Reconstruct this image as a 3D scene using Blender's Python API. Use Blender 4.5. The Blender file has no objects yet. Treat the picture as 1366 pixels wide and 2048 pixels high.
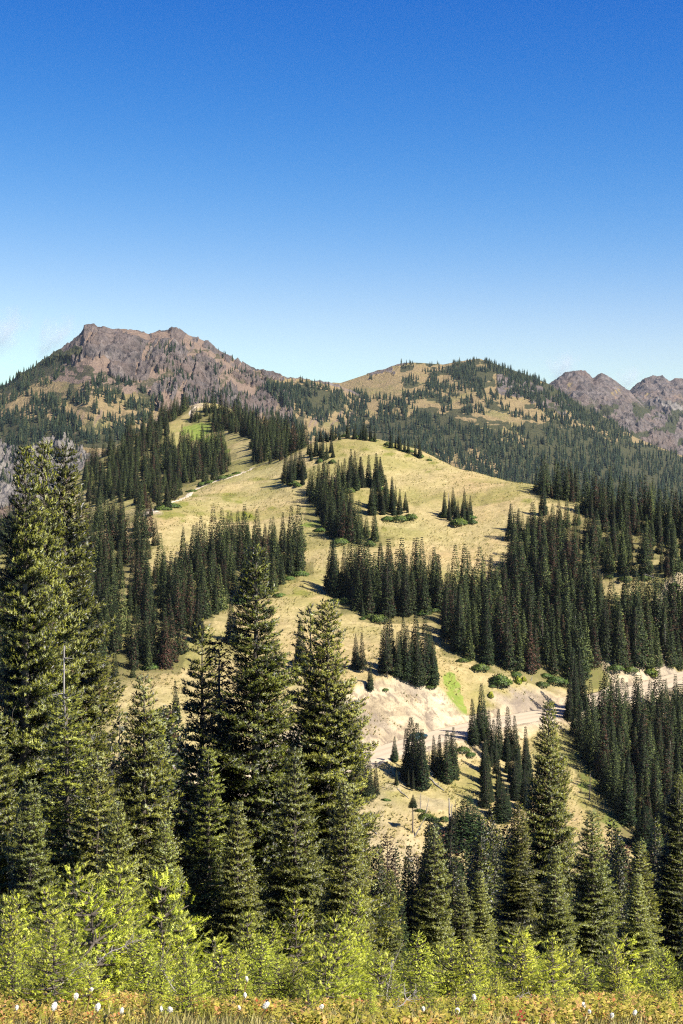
import bpy, math, random
import numpy as np
from mathutils import Vector

# ------------------------------------------------------------------ camera, sky, sun, exposure
SC = bpy.context.scene
COL = SC.collection
W0, H0, F0, HZ = 1366.0, 2048.0, 2048 * 50 / 36.0, 900.0      # photo size, focal length in its pixels, horizon row

cam = bpy.data.cameras.new('camera')
cam.sensor_fit = 'VERTICAL'; cam.sensor_height = 36; cam.lens = 50
cam.shift_y = -(H0 / 2 - HZ) / H0
cam.clip_start = 0.1; cam.clip_end = 40000
camo = bpy.data.objects.new('camera', cam); COL.objects.link(camo)
camo.location = (0, 0, 0); camo.rotation_euler = (math.pi / 2, 0, 0)
SC.camera = camo

SUN_EL, SUN_AZ = math.radians(47), math.radians(127)           # azimuth clockwise from +Y (the view direction)
wd = bpy.data.worlds.new('World'); SC.world = wd; wd.use_nodes = True
nt = wd.node_tree; nt.nodes.clear()
sky = nt.nodes.new('ShaderNodeTexSky'); sky.sky_type = 'NISHITA'; sky.sun_disc = False
sky.sun_elevation = SUN_EL; sky.sun_rotation = SUN_AZ
sky.altitude = 1700; sky.air_density = 1.0; sky.dust_density = 1.0; sky.ozone_density = 3.0
EXPOSURE = 1.12
# the photograph's polarised, deep blue grading of the clear sky: one tone curve per channel over the whole sky
sep = nt.nodes.new('ShaderNodeSeparateColor'); comb = nt.nodes.new('ShaderNodeCombineColor')
nt.links.new(sky.outputs[0], sep.inputs[0])
for _c, (_p, _g, _a) in enumerate(((4.0, 78.0, 1.12), (1.9, 3.15, 0.24), (0.9, 1.55, 0.10))):
    m1 = nt.nodes.new('ShaderNodeMath'); m1.operation = 'MULTIPLY'; m1.inputs[1].default_value = 0.1
    m2 = nt.nodes.new('ShaderNodeMath'); m2.operation = 'POWER'; m2.inputs[1].default_value = _p
    m3 = nt.nodes.new('ShaderNodeMath'); m3.operation = 'MULTIPLY'; m3.inputs[1].default_value = _g
    m4 = nt.nodes.new('ShaderNodeMath'); m4.operation = 'MULTIPLY_ADD'; m4.inputs[1].default_value = _a; m4.inputs[2].default_value = 1.0
    m5 = nt.nodes.new('ShaderNodeMath'); m5.operation = 'DIVIDE'; m6 = nt.nodes.new('ShaderNodeMath'); m6.operation = 'MULTIPLY'; m6.inputs[1].default_value = 10 / 2 ** EXPOSURE
    nt.links.new(sep.outputs[_c], m1.inputs[0]); nt.links.new(m1.outputs[0], m2.inputs[0]); nt.links.new(m2.outputs[0], m3.inputs[0]); nt.links.new(m3.outputs[0], m4.inputs[0]); nt.links.new(m3.outputs[0], m5.inputs[0]); nt.links.new(m4.outputs[0], m5.inputs[1]); nt.links.new(m5.outputs[0], m6.inputs[0]); nt.links.new(m6.outputs[0], comb.inputs[_c])
bg = nt.nodes.new('ShaderNodeBackground'); bg.inputs['Strength'].default_value = 0.1
wo = nt.nodes.new('ShaderNodeOutputWorld')
nt.links.new(comb.outputs[0], bg.inputs['Color']); nt.links.new(bg.outputs[0], wo.inputs['Surface'])

sl = bpy.data.lights.new('sun', 'SUN'); sl.energy = 5.0; sl.angle = math.radians(0.5); sl.color = (1.0, 0.94, 0.83)
so = bpy.data.objects.new('sun', sl); COL.objects.link(so)
sd = Vector((math.sin(SUN_AZ) * math.cos(SUN_EL), math.cos(SUN_AZ) * math.cos(SUN_EL), math.sin(SUN_EL)))
so.rotation_euler = sd.to_track_quat('Z', 'Y').to_euler(); so.location = sd * 60

SC.view_settings.view_transform = 'Standard'; SC.view_settings.look = 'None'
SC.view_settings.gamma = 1; SC.view_settings.exposure = EXPOSURE; SC.view_settings.use_curve_mapping = False
SC.render.engine = 'CYCLES'
SC.cycles.max_bounces = 5; SC.cycles.diffuse_bounces = 2; SC.cycles.glossy_bounces = 1; SC.cycles.transmission_bounces = 2
SC.cycles.transparent_max_bounces = 6; SC.cycles.volume_bounces = 3; SC.cycles.use_denoising = False
SC.cycles.caustics_reflective = False; SC.cycles.caustics_refractive = False
SC.cycles.filter_width = 1.15

# ------------------------------------------------------------------ numeric helpers
def _hash(ix, iy, iz, seed):
    h = (ix.astype(np.int64) * 374761393 + iy.astype(np.int64) * 668265263 + iz.astype(np.int64) * 1440662683 + seed * 974634541) & 0xFFFFFFFF
    h = ((h ^ (h >> 13)) * 1274126177) & 0xFFFFFFFF
    h = h ^ (h >> 16)
    return (h & 0xFFFFFF) / float(0xFFFFFF)

def noise3(x, y, z=None, seed=0):
    x = np.asarray(x, float); y = np.asarray(y, float)
    z = np.zeros_like(x) if z is None else np.asarray(z, float)
    ix, iy, iz = np.floor(x), np.floor(y), np.floor(z)
    fx, fy, fz = x - ix, y - iy, z - iz
    sx, sy, sz = [f * f * f * (f * (f * 6 - 15) + 10) for f in (fx, fy, fz)]
    r = 0
    for dx in (0, 1):
        for dy in (0, 1):
            for dz in (0, 1):
                w = (sx if dx else 1 - sx) * (sy if dy else 1 - sy) * (sz if dz else 1 - sz)
                r = r + w * _hash(ix + dx, iy + dy, iz + dz, seed)
    return r

def fbm(x, y, z=None, oct=5, seed=0, gain=0.5, lac=2.03, ridged=False):
    a, s, t = 1.0, 0.0, 0.0
    x = np.asarray(x, float); y = np.asarray(y, float); z = np.zeros_like(x) if z is None else np.asarray(z, float)
    for i in range(oct):
        n = noise3(x, y, z, seed + i * 17)
        if ridged: n = 1 - np.abs(2 * n - 1)
        s = s + a * n; t += a; a *= gain
        x, y, z = x * lac + 13.7, y * lac - 7.1, z * lac + 3.3
    return s / t

def sstep(a, b, x):
    t = np.clip((x - a) / (b - a), 0, 1); return t * t * (3 - 2 * t)

def inpoly(px, py, poly):
    px = np.asarray(px, float); py = np.asarray(py, float)
    c = np.zeros(px.shape, bool); n = len(poly)
    for i in range(n):
        x1, y1 = poly[i]; x2, y2 = poly[(i + 1) % n]
        if y1 == y2: continue
        k = ((y1 > py) != (y2 > py)) & (px < (x2 - x1) * (py - y1) / (y2 - y1) + x1)
        c ^= k
    return c

def at(px, py, Y):                                             # the point seen at a photo pixel at depth Y
    return np.array([(px - W0 / 2) / F0 * Y, Y, (HZ - py) / F0 * Y])

# ------------------------------------------------------------------ mesh helpers
def mesh_np(name, V, faces, mats, attrs=None, smooth=False, midx=None, nrm=None):
    """V (n,3); faces: list of (k,m) int arrays, m = 3 or 4"""
    me = bpy.data.meshes.new(name)
    V = np.asarray(V, np.float32)
    me.vertices.add(len(V)); me.vertices.foreach_set('co', V.ravel())
    loops = np.concatenate([f.ravel() for f in faces]).astype(np.int32)
    sizes = np.concatenate([np.full(len(f), f.shape[1], np.int32) for f in faces])
    starts = np.concatenate([[0], np.cumsum(sizes)[:-1]]).astype(np.int32)
    me.loops.add(len(loops)); me.loops.foreach_set('vertex_index', loops)
    me.polygons.add(len(sizes)); me.polygons.foreach_set('loop_start', starts); me.polygons.foreach_set('loop_total', sizes)
    if midx is not None: me.polygons.foreach_set('material_index', np.asarray(midx, np.int32))
    me.update(calc_edges=True)
    me.polygons.foreach_set('use_smooth', np.full(len(sizes), smooth, bool))
    for k, a in (attrs or {}).items():
        at_ = me.attributes.new(k, 'FLOAT', 'POINT'); at_.data.foreach_set('value', np.asarray(a, np.float32))
    if nrm is not None: me.attributes.new('nrm', 'FLOAT_VECTOR', 'POINT').data.foreach_set('vector', np.asarray(nrm, np.float32).ravel())
    for m in (mats if isinstance(mats, (list, tuple)) else [mats]): me.materials.append(m)
    return me

def link(name, me, parent=None, loc=None, **props):
    o = bpy.data.objects.new(name, me); COL.objects.link(o)
    if parent is not None: o.parent = parent
    if loc is not None: o.location = [float(c) for c in loc]
    for k, v in props.items(): o[k] = v
    return o

def grid_mesh(name, X, Y, Z, mat, attrs=None, smooth=True):
    R, C = X.shape
    V = np.stack([X, Y, Z], -1).reshape(-1, 3)
    i = np.arange(R * C).reshape(R, C)
    f = np.stack([i[:-1, :-1], i[:-1, 1:], i[1:, 1:], i[1:, :-1]], -1).reshape(-1, 4)
    return mesh_np(name, V, [f], mat, {k: a.ravel() for k, a in (attrs or {}).items()}, smooth)

def tube_np(pts, radii, sides=6, phase=0.0):
    """tapered tube along a polyline -> V, quads"""
    pts = np.asarray(pts, float); radii = np.asarray(radii, float)
    t = np.gradient(pts, axis=0); t /= np.linalg.norm(t, axis=1, keepdims=True) + 1e-9
    up = np.array([0.31, 0.17, 0.93]) if abs(t[0, 2]) < 0.9 else np.array([1.0, 0.13, 0.0])
    a = np.cross(t, up); a /= np.linalg.norm(a, axis=1, keepdims=True) + 1e-9
    b = np.cross(t, a)
    th = np.arange(sides) / sides * 2 * math.pi + phase
    ring = pts[:, None] + radii[:, None, None] * (np.cos(th)[None, :, None] * a[:, None] + np.sin(th)[None, :, None] * b[:, None])
    n = len(pts)
    idx = np.arange(n * sides).reshape(n, sides)
    f = np.stack([idx[:-1], np.roll(idx[:-1], -1, 1), np.roll(idx[1:], -1, 1), idx[1:]], -1).reshape(-1, 4)
    V = np.concatenate([ring.reshape(-1, 3), pts[-1:] + t[-1:] * radii[-1] * 0.8])
    tip = n * sides
    tf = np.stack([idx[-1], np.roll(idx[-1], -1), np.full(sides, tip), np.full(sides, tip)], -1)[:, :3]
    return V, f, tf

class Bag:
    """collects pieces into one mesh"""
    def __init__(s): s.V, s.Q, s.T, s.n, s.A = [], [], [], 0, []
    def add(s, V, Q=None, T=None, a=0.0):
        s.V.append(V)
        if Q is not None and len(Q): s.Q.append(np.asarray(Q) + s.n)
        if T is not None and len(T): s.T.append(np.asarray(T) + s.n)
        s.A.append(np.broadcast_to(np.asarray(a, float), (len(V),))); s.n += len(V)
    def tube(s, pts, radii, sides=6, a=0.0):
        V, q, t = tube_np(pts, radii, sides); s.add(V, q, t, a)
    def mesh(s, name, mat, smooth=False, attr='tint'):
        fs = []
        if s.Q: fs.append(np.concatenate(s.Q))
        if s.T: fs.append(np.concatenate(s.T))
        return mesh_np(name, np.concatenate(s.V), fs, mat, {attr: np.concatenate(s.A)}, smooth)

# ------------------------------------------------------------------ node helpers
class NT:
    def __init__(s, name):
        s.m = bpy.data.materials.new(name); s.m.use_nodes = True; s.t = s.m.node_tree; s.t.nodes.clear()
        s.out = s.t.nodes.new('ShaderNodeOutputMaterial')
    def n(s, kind, **kw):
        x = s.t.nodes.new(kind)
        for k, v in kw.items(): setattr(x, k, v)
        return x
    def l(s, a, b): s.t.links.new(a, b)
    def attr(s, name): x = s.n('ShaderNodeAttribute'); x.attribute_name = name; return x.outputs['Fac']
    def pos(s): return s.n('ShaderNodeNewGeometry').outputs['Position']
    def noise(s, scale, detail=4, rough=0.55, vec=None, dist=0.0):
        x = s.n('ShaderNodeTexNoise'); x.inputs['Scale'].default_value = scale; x.inputs['Detail'].default_value = detail
        x.inputs['Roughness'].default_value = rough; x.inputs['Distortion'].default_value = dist
        if vec is not None: s.l(vec, x.inputs['Vector'])
        return x.outputs['Fac']
    def scaled(s, vec, sc, rot=(0, 0, 0)):
        x = s.n('ShaderNodeMapping'); x.inputs['Scale'].default_value = sc; x.inputs['Rotation'].default_value = rot; s.l(vec, x.inputs['Vector']); return x.outputs[0]
    def ramp(s, fac, stops):
        x = s.n('ShaderNodeValToRGB'); e = x.color_ramp.elements
        while len(e) < len(stops): e.new(0.5)
        for k, (p, c) in enumerate(stops):
            e[k].position = p; e[k].color = (c if len(c) == 4 else (*c, 1)) if not isinstance(c, (int, float)) else (c, c, c, 1)
        s.l(fac, x.inputs['Fac']); return x.outputs['Color']
    def val(s, a):
        return a
    def mix(s, fac, a, b, mode='MIX'):
        x = s.n('ShaderNodeMix', data_type='RGBA', blend_type=mode)
        for sock, v in ((x.inputs[0], fac), (x.inputs[6], a), (x.inputs[7], b)):
            if isinstance(v, bpy.types.NodeSocket): s.l(v, sock)
            elif isinstance(v, (int, float)): sock.default_value = v
            else: sock.default_value = (*v, 1)
        return x.outputs[2]
    def math(s, op, a, b=None, clamp=False):
        x = s.n('ShaderNodeMath', operation=op); x.use_clamp = clamp
        for sock, v in zip(x.inputs, (a, b)):
            if v is None: continue
            if isinstance(v, bpy.types.NodeSocket): s.l(v, sock)
            else: sock.default_value = v
        return x.outputs[0]
    def bump(s, h, strength, dist):
        x = s.n('ShaderNodeBump'); x.inputs['Strength'].default_value = strength; x.inputs['Distance'].default_value = dist
        s.l(h, x.inputs['Height']); return x.outputs[0]
    def finish(s, color, rough=0.9, normal=None, spec=0.2, trans=0.0):
        p = s.n('ShaderNodeBsdfPrincipled'); p.inputs['Roughness'].default_value = rough; p.inputs['Specular IOR Level'].default_value = spec
        if isinstance(color, bpy.types.NodeSocket): s.l(color, p.inputs['Base Color'])
        else: p.inputs['Base Color'].default_value = (*color, 1)
        if normal is not None: s.l(normal, p.inputs['Normal'])
        if trans > 0:
            t = s.n('ShaderNodeBsdfTranslucent'); mx = s.n('ShaderNodeMixShader'); mx.inputs[0].default_value = trans
            if isinstance(color, bpy.types.NodeSocket): s.l(color, t.inputs['Color'])
            else: t.inputs['Color'].default_value = (*color, 1)
            s.l(p.outputs[0], mx.inputs[1]); s.l(t.outputs[0], mx.inputs[2]); s.l(mx.outputs[0], s.out.inputs['Surface'])
        else: s.l(p.outputs[0], s.out.inputs['Surface'])
        return s.m

# ------------------------------------------------------------------ materials
def mat_hill():
    s = NT('dry_meadow'); P = s.pos()
    n1 = s.noise(0.03, 4, 0.6, P); n2 = s.noise(0.35, 4, 0.65, P); n3 = s.noise(1.5, 4, 0.75, P)
    grass = s.ramp(n1, [(0.30, (0.37, 0.265, 0.130)), (0.5, (0.365, 0.292, 0.138)), (0.72, (0.30, 0.268, 0.108))])
    grass = s.mix(s.ramp(n2, [(0.40, 0.0), (0.66, 0.75)]), grass, (0.255, 0.205, 0.085))
    grass = s.mix(s.ramp(n2, [(0.30, 0.8), (0.44, 0.0)]), grass, (0.44, 0.335, 0.165))
    tuft = s.ramp(n3, [(0.54, 0.0), (0.63, 0.85)])
    grass = s.mix(tuft, grass, (0.17, 0.135, 0.045))
    g2 = s.ramp(s.noise(0.9, 4, 0.65, P), [(0.3, (0.10, 0.115, 0.022)), (0.55, (0.17, 0.165, 0.035)), (0.75, (0.27, 0.24, 0.06))])
    ga = s.math('MULTIPLY', s.attr('green'), s.ramp(s.noise(0.25, 4, 0.7, P), [(0.25, 1.35), (0.75, 0.55)]), True)
    col = s.mix(ga, grass, g2)
    lus = s.mix(s.ramp(n2, [(0.35, 0.0), (0.65, 1.0)]), (0.105, 0.165, 0.02), (0.20, 0.24, 0.045))
    lm = s.math('ADD', s.attr('lush'), s.math('MULTIPLY', s.math('SUBTRACT', s.noise(0.55, 4, 0.75, P), 0.5), 1.7))
    col = s.mix(s.math('MULTIPLY', s.ramp(lm, [(0.42, 0.0), (0.75, 0.9)]), s.math('GREATER_THAN', s.attr('lush'), 0.02)), col, lus)
    # bare earth of the road cutting
    pb = s.scaled(P, (0.28, 0.28, 0.9), (0, 0.6, 0.5)); pc = s.scaled(P, (0.75, 0.75, 0.12), (0.25, -0.5, 0.2))
    e1 = s.noise(0.30, 6, 0.7, pb); e2 = s.noise(0.55, 6, 0.72, pc, 0.4)
    earth = s.ramp(e1, [(0.33, (0.225, 0.176, 0.110)), (0.5, (0.44, 0.352, 0.225)), (0.68, (0.58, 0.485, 0.325))])
    earth = s.mix(s.ramp(e2, [(0.50, 0.0), (0.62, 0.9)]), earth, (0.19, 0.145, 0.10))
    earth = s.mix(s.ramp(s.noise(0.06, 3, 0.6, P), [(0.5, 0.0), (0.62, 0.55)]), earth, (0.23, 0.19, 0.155))
    col = s.mix(s.attr('bank'), col, earth)
    duff_shade = s.mix(s.ramp(n3, [(0.35, 0.0), (0.65, 1.0)]), (0.075, 0.062, 0.028), (0.10, 0.105, 0.03))
    col = s.mix(s.attr('duff_shade'), col, duff_shade)
    h = s.math('ADD', s.math('MULTIPLY', n3, 0.35), s.math('MULTIPLY', n2, 0.5))
    h = s.math('ADD', h, s.math('MULTIPLY', s.math('MULTIPLY', e2, s.attr('bank')), 1.6))
    return s.finish(col, 0.95, s.bump(h, 0.9, 0.7), 0.1)

def mat_mountain():
    s = NT('mountain_ground'); P = s.pos()
    w = s.scaled(P, (1, 1, 0.55)); n1 = s.noise(0.012, 5, 0.65, P); n2 = s.noise(0.05, 6, 0.7, w, 0.4); n3 = s.noise(0.22, 4, 0.7, P)
    rock = s.ramp(n2, [(0.30, (0.026, 0.024, 0.026)), (0.44, (0.080, 0.069, 0.067)), (0.58, (0.150, 0.125, 0.115)), (0.74, (0.25, 0.215, 0.195))])
    rock = s.mix(s.ramp(n1, [(0.42, 0.0), (0.62, 0.5)]), rock, (0.150, 0.103, 0.080))
    rock = s.mix(s.attr('pale'), rock, s.ramp(n2, [(0.3, (0.07, 0.064, 0.062)), (0.65, (0.25, 0.222, 0.195))]))
    scree = s.ramp(n3, [(0.3, (0.165, 0.116, 0.088)), (0.7, (0.235, 0.17, 0.125))])
    grass = s.ramp(n3, [(0.3, (0.18, 0.140, 0.062)), (0.5, (0.245, 0.180, 0.088)), (0.72, (0.29, 0.21, 0.110))])
    grass = s.mix(s.ramp(n1, [(0.50, 0.0), (0.66, 0.75)]), grass, (0.165, 0.155, 0.052))
    col = s.mix(s.attr('grass'), scree, grass)
    rm = s.math('ADD', s.attr('rock'), s.math('MULTIPLY', s.math('SUBTRACT', n2, 0.5), 1.5))
    col = s.mix(s.ramp(rm, [(0.40, 0.0), (0.55, 1.0)]), col, rock)
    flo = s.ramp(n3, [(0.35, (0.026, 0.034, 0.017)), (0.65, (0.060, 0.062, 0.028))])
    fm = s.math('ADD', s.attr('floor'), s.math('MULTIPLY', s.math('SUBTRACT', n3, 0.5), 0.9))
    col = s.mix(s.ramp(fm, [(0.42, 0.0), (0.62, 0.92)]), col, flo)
    h = s.math('ADD', s.math('MULTIPLY', n2, 1.0), s.math('MULTIPLY', n3, 0.45))
    return s.finish(col, 0.95, s.bump(h, 1.0, 9.0), 0.1)

def mat_leaf(name, stops, trans=0.18, rough=0.5, spec=0.35, var=0.30, hue=0.06):
    s = NT(name)
    t = s.attr('tint')
    col = s.ramp(t, stops)
    oi = s.n('ShaderNodeObjectInfo').outputs['Random']
    h = s.n('ShaderNodeHueSaturation'); s.l(col, h.inputs['Color'])
    s.l(s.math('ADD', s.math('MULTIPLY', oi, hue), 0.498 - hue / 2), h.inputs['Hue'])
    s.l(s.math('ADD', s.math('MULTIPLY', s.math('FRACT', s.math('MULTIPLY', oi, 7.31)), var * 2), 1.0 - var), h.inputs['Value'])
    # leaves share the facing of the spray they belong to, as a real spray of needles does
    av = s.n('ShaderNodeAttribute'); av.attribute_name = 'nrm'; vt = s.n('ShaderNodeVectorTransform'); vt.vector_type = 'NORMAL'; vt.convert_from = 'OBJECT'; vt.convert_to = 'WORLD'
    s.l(av.outputs['Vector'], vt.inputs[0]); vn = s.n('ShaderNodeVectorMath', operation='NORMALIZE'); s.l(vt.outputs[0], vn.inputs[0])
    return s.finish(h.outputs[0], rough, vn.outputs[0], spec, trans)

def mat_plain(name, c1, c2, scale, rough=0.9, bump=0.3, dist=0.02, stretch=(1, 1, 1)):
    s = NT(name); tc = s.n('ShaderNodeTexCoord').outputs['Object']
    v = s.scaled(tc, stretch); n = s.noise(scale, 5, 0.65, v)
    return s.finish(s.ramp(n, [(0.3, c1), (0.7, c2)]), rough, s.bump(n, bump, dist), 0.2)

M = {}
M['hill'] = mat_hill(); M['mtn'] = mat_mountain()
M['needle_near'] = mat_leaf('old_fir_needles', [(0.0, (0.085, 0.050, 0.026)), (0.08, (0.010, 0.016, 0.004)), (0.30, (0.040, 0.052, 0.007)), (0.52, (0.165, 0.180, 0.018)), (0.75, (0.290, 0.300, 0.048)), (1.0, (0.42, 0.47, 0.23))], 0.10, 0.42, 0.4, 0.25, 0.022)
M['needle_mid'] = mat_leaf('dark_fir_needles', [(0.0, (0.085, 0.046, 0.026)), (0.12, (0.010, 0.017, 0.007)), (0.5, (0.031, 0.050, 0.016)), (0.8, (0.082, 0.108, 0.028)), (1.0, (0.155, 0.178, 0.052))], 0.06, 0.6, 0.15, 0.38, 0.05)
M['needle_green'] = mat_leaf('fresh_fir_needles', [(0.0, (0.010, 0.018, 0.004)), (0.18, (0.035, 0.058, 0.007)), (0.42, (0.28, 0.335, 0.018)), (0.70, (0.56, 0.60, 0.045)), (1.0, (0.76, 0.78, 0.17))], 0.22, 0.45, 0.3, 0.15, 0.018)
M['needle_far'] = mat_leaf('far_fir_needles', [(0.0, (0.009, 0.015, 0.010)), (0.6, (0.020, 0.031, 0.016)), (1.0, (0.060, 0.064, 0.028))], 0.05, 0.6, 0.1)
M['dead_needle'] = mat_leaf('dead_needles', [(0.0, (0.055, 0.040, 0.030)), (0.5, (0.12, 0.085, 0.062)), (1.0, (0.21, 0.155, 0.115))], 0.1, 0.8, 0.1, 0.1)
M['mat_shrub'] = mat_leaf('juniper_leaves', [(0.0, (0.035, 0.070, 0.012)), (0.5, (0.105, 0.165, 0.026)), (1.0, (0.21, 0.28, 0.055))], 0.18, 0.5, 0.3, 0.2, 0.03)
M['heath'] = mat_leaf('autumn_heath_leaves', [(0.0, (0.14, 0.18, 0.02)), (0.4, (0.50, 0.50, 0.08)), (0.62, (0.72, 0.54, 0.18)), (0.82, (0.55, 0.24, 0.06)), (1.0, (0.50, 0.14, 0.06))], 0.4, 0.6, 0.2)
M['grass'] = mat_leaf('dry_grass_blades', [(0.0, (0.15, 0.18, 0.035)), (0.35, (0.42, 0.38, 0.10)), (0.7, (0.66, 0.54, 0.20)), (1.0, (0.78, 0.66, 0.34))], 0.4, 0.6, 0.2)
M['bark'] = mat_plain('grey_bark', (0.055, 0.045, 0.036), (0.15, 0.125, 0.10), 6, 0.95, 0.6, 0.02, (1, 1, 0.3))
M['grey_wood'] = mat_plain('weathered_wood', (0.15, 0.135, 0.12), (0.34, 0.31, 0.28), 9, 0.9, 0.4, 0.01, (1, 1, 0.2))
M['dark_wood'] = mat_plain('dark_dead_wood', (0.06, 0.048, 0.04), (0.17, 0.14, 0.12), 9, 0.9, 0.4, 0.01, (1, 1, 0.2))
M['stone'] = mat_plain('pale_stone', (0.32, 0.28, 0.23), (0.58, 0.51, 0.43), 12, 0.9, 0.6, 0.02)
M['fluff'] = mat_plain('white_fluff', (0.55, 0.54, 0.48), (0.80, 0.79, 0.72), 60, 0.95, 0.5, 0.004)
M['stem'] = mat_plain('dry_stem', (0.20, 0.12, 0.05), (0.32, 0.22, 0.10), 40, 0.8, 0.1, 0.001)
def mat_road(name, c1, c2, c3):
    s = NT(name); P = s.pos(); tr = s.attr('track')
    n = s.noise(2.5, 5, 0.7, P); n2 = s.noise(0.12, 3, 0.6, P)
    c = s.ramp(n, [(0.3, c1), (0.7, c2)]); c = s.mix(s.math('MULTIPLY', tr, s.ramp(n2, [(0.35, 0.4), (0.65, 1.0)])), c, c3)
    return s.finish(c, 0.92, s.bump(n, 0.3, 0.03), 0.03)
M['road'] = mat_road('weathered_road', (0.40, 0.322, 0.222), (0.49, 0.40, 0.285), (0.33, 0.265, 0.185))
M['trail'] = mat_road('trodden_trail', (0.42, 0.345, 0.25), (0.54, 0.455, 0.34), (0.50, 0.42, 0.32))

# ------------------------------------------------------------------ the hillside: one sheet from the viewer's feet over the valley to the spur
CP = []
def cp(*pts):
    for p in pts: CP.append(p)
for px in (-350, 0, 340, 683, 1026, 1366, 1716):                # the slope falling away below the viewer
    cp((px, 2165, 4), (px, 2078, 6), (px, 2036, 8), (px, 2022, 10), (px, 2020, 13), (px, 2008, 18), (px, 1985, 30), (px, 1970, 45), (px, 1962, 70), (px, 1955, 110), (px, 1930, 160))
cp((-350, 1800, 205), (0, 1780, 205), (340, 1800, 205), (560, 1830, 205), (700, 1850, 205), (850, 1850, 205), (1026, 1880, 205), (1366, 1900, 205), (1716, 1900, 205))
# summit meadow, read down the slope
cp((700, 872, 560), (700, 940, 515), (700, 1000, 480), (650, 1050, 453), (640, 1100, 427), (640, 1150, 402), (640, 1200, 377), (700, 1255, 355), (720, 1320, 330), (760, 1368, 313), (870, 1378, 318))
cp((520, 965, 530), (450, 1000, 505), (470, 1060, 460), (500, 1100, 432), (430, 1150, 402), (440, 1215, 368), (350, 1400, 300), (520, 1260, 352), (560, 1400, 303))
cp((760, 882, 556), (820, 898, 546), (861, 917, 535), (922, 941, 520), (984, 959, 505), (1025, 964, 496), (1076, 975, 486), (1107, 987, 478), (1158, 1000, 468), (1250, 1022, 452), (1366, 1040, 435), (1716, 1070, 420))
cp((800, 950, 512), (850, 1010, 476), (920, 1030, 464), (960, 1090, 432), (830, 1100, 427), (900, 1170, 392), (830, 1190, 384), (880, 1290, 346), (1000, 1170, 394))
cp((1060, 1050, 443), (1150, 1080, 428), (1250, 1100, 416), (1366, 1120, 405), (1250, 1165, 388), (1150, 1180, 388), (1366, 1200, 378), (1100, 1260, 364), (1200, 1280, 360), (1300, 1300, 360), (1366, 1310, 372), (1040, 1352, 338), (980, 1370, 331), (930, 1415, 320), (1130, 1372, 341), (1200, 1360, 350))
# behind the summit ridge
for (px, py, Y) in ((700, 872, 560), (760, 882, 556), (861, 917, 535), (984, 959, 505), (1107, 987, 478), (1250, 1022, 452), (1366, 1040, 435), (1716, 1070, 420)):
    cp((px, py + 25, Y + 55), (px, py + 95, Y + 150), (px, py + 170, Y + 330), (px, py + 190, Y + 560))
# saddle, west ridge with the trail, and the spur beyond
cp((620, 890, 572), (580, 908, 580), (540, 926, 588), (503, 938, 592), (430, 963, 552), (360, 997, 508), (288, 1024, 470), (300, 1034, 463), (330, 1045, 455))
cp((500, 905, 645), (480, 882, 700), (455, 868, 745), (420, 815, 815), (395, 808, 840), (340, 835, 828), (300, 852, 815), (250, 880, 800), (200, 912, 780), (165, 940, 762), (90, 1000, 740), (0, 1060, 720), (-350, 1160, 700), (520, 850, 800), (560, 868, 770), (600, 885, 710), (640, 895, 650))
cp((380, 850, 795), (430, 885, 745), (350, 930, 700), (300, 965, 665), (250, 985, 650), (420, 940, 650), (350, 985, 600), (215, 1010, 630), (180, 1020, 640))
for (px, py, Y) in ((560, 868, 780), (395, 808, 840), (300, 852, 815), (200, 912, 780), (90, 1000, 740), (-350, 1160, 700)):
    cp((px, py + 40, Y + 70), (px, py + 130, Y + 190), (px, py + 190, Y + 360))
cp((250, 1050, 470), (200, 1060, 520), (130, 1075, 540), (230, 1100, 430), (300, 1110, 418), (150, 1150, 410), (330, 1200, 372), (250, 1250, 350), (150, 1300, 335), (50, 1100, 470), (0, 1090, 490), (0, 1250, 360), (250, 1380, 305), (-350, 1150, 480), (-350, 1300, 340), (340, 1500, 270), (150, 1450, 285), (0, 1450, 290), (-350, 1550, 275))
# below the road
cp((730, 1555, 280), (740, 1610, 268), (760, 1680, 256), (800, 1760, 240), (820, 1590, 275), (900, 1540, 290), (900, 1640, 265), (1000, 1530, 296), (1000, 1700, 256), (1100, 1490, 305), (1150, 1560, 287), (1200, 1630, 272), (1250, 1720, 254), (1366, 1480, 322), (1366, 1600, 290), (1366, 1720, 262), (1716, 1450, 330), (1716, 1750, 262), (600, 1640, 262), (450, 1640, 256), (600, 1750, 240))

_cp = np.array(CP, float)
_A = np.stack([(_cp[:, 0] - W0 / 2) / F0 * 1.5, np.log(_cp[:, 2])], 1); _vz = (HZ - _cp[:, 1]) / F0
def _tpsk(r2): return 0.5 * r2 * np.log(r2 + 1e-12)
def _fit(A, v, lam):
    n = len(A); K = _tpsk(((A[:, None] - A[None]) ** 2).sum(-1)) + lam * np.eye(n)
    Pm = np.concatenate([np.ones((n, 1)), A], 1)
    S = np.block([[K, Pm], [Pm.T, np.zeros((3, 3))]])
    return np.linalg.solve(S, np.concatenate([v, np.zeros(3)]))
_w = _fit(_A, _vz, 2e-5)
def tps(u, Y):
    q = np.stack([np.ravel(u) * 1.5, np.log(np.ravel(Y))], 1); out = np.empty(len(q))
    for i in range(0, len(q), 20000):
        b = q[i:i + 20000]; r2 = ((b[:, None] - _A[None]) ** 2).sum(-1)
        out[i:i + 20000] = _tpsk(r2) @ _w[:-3] + _w[-3] + b @ _w[-2:]
    return out.reshape(np.shape(u))

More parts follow.
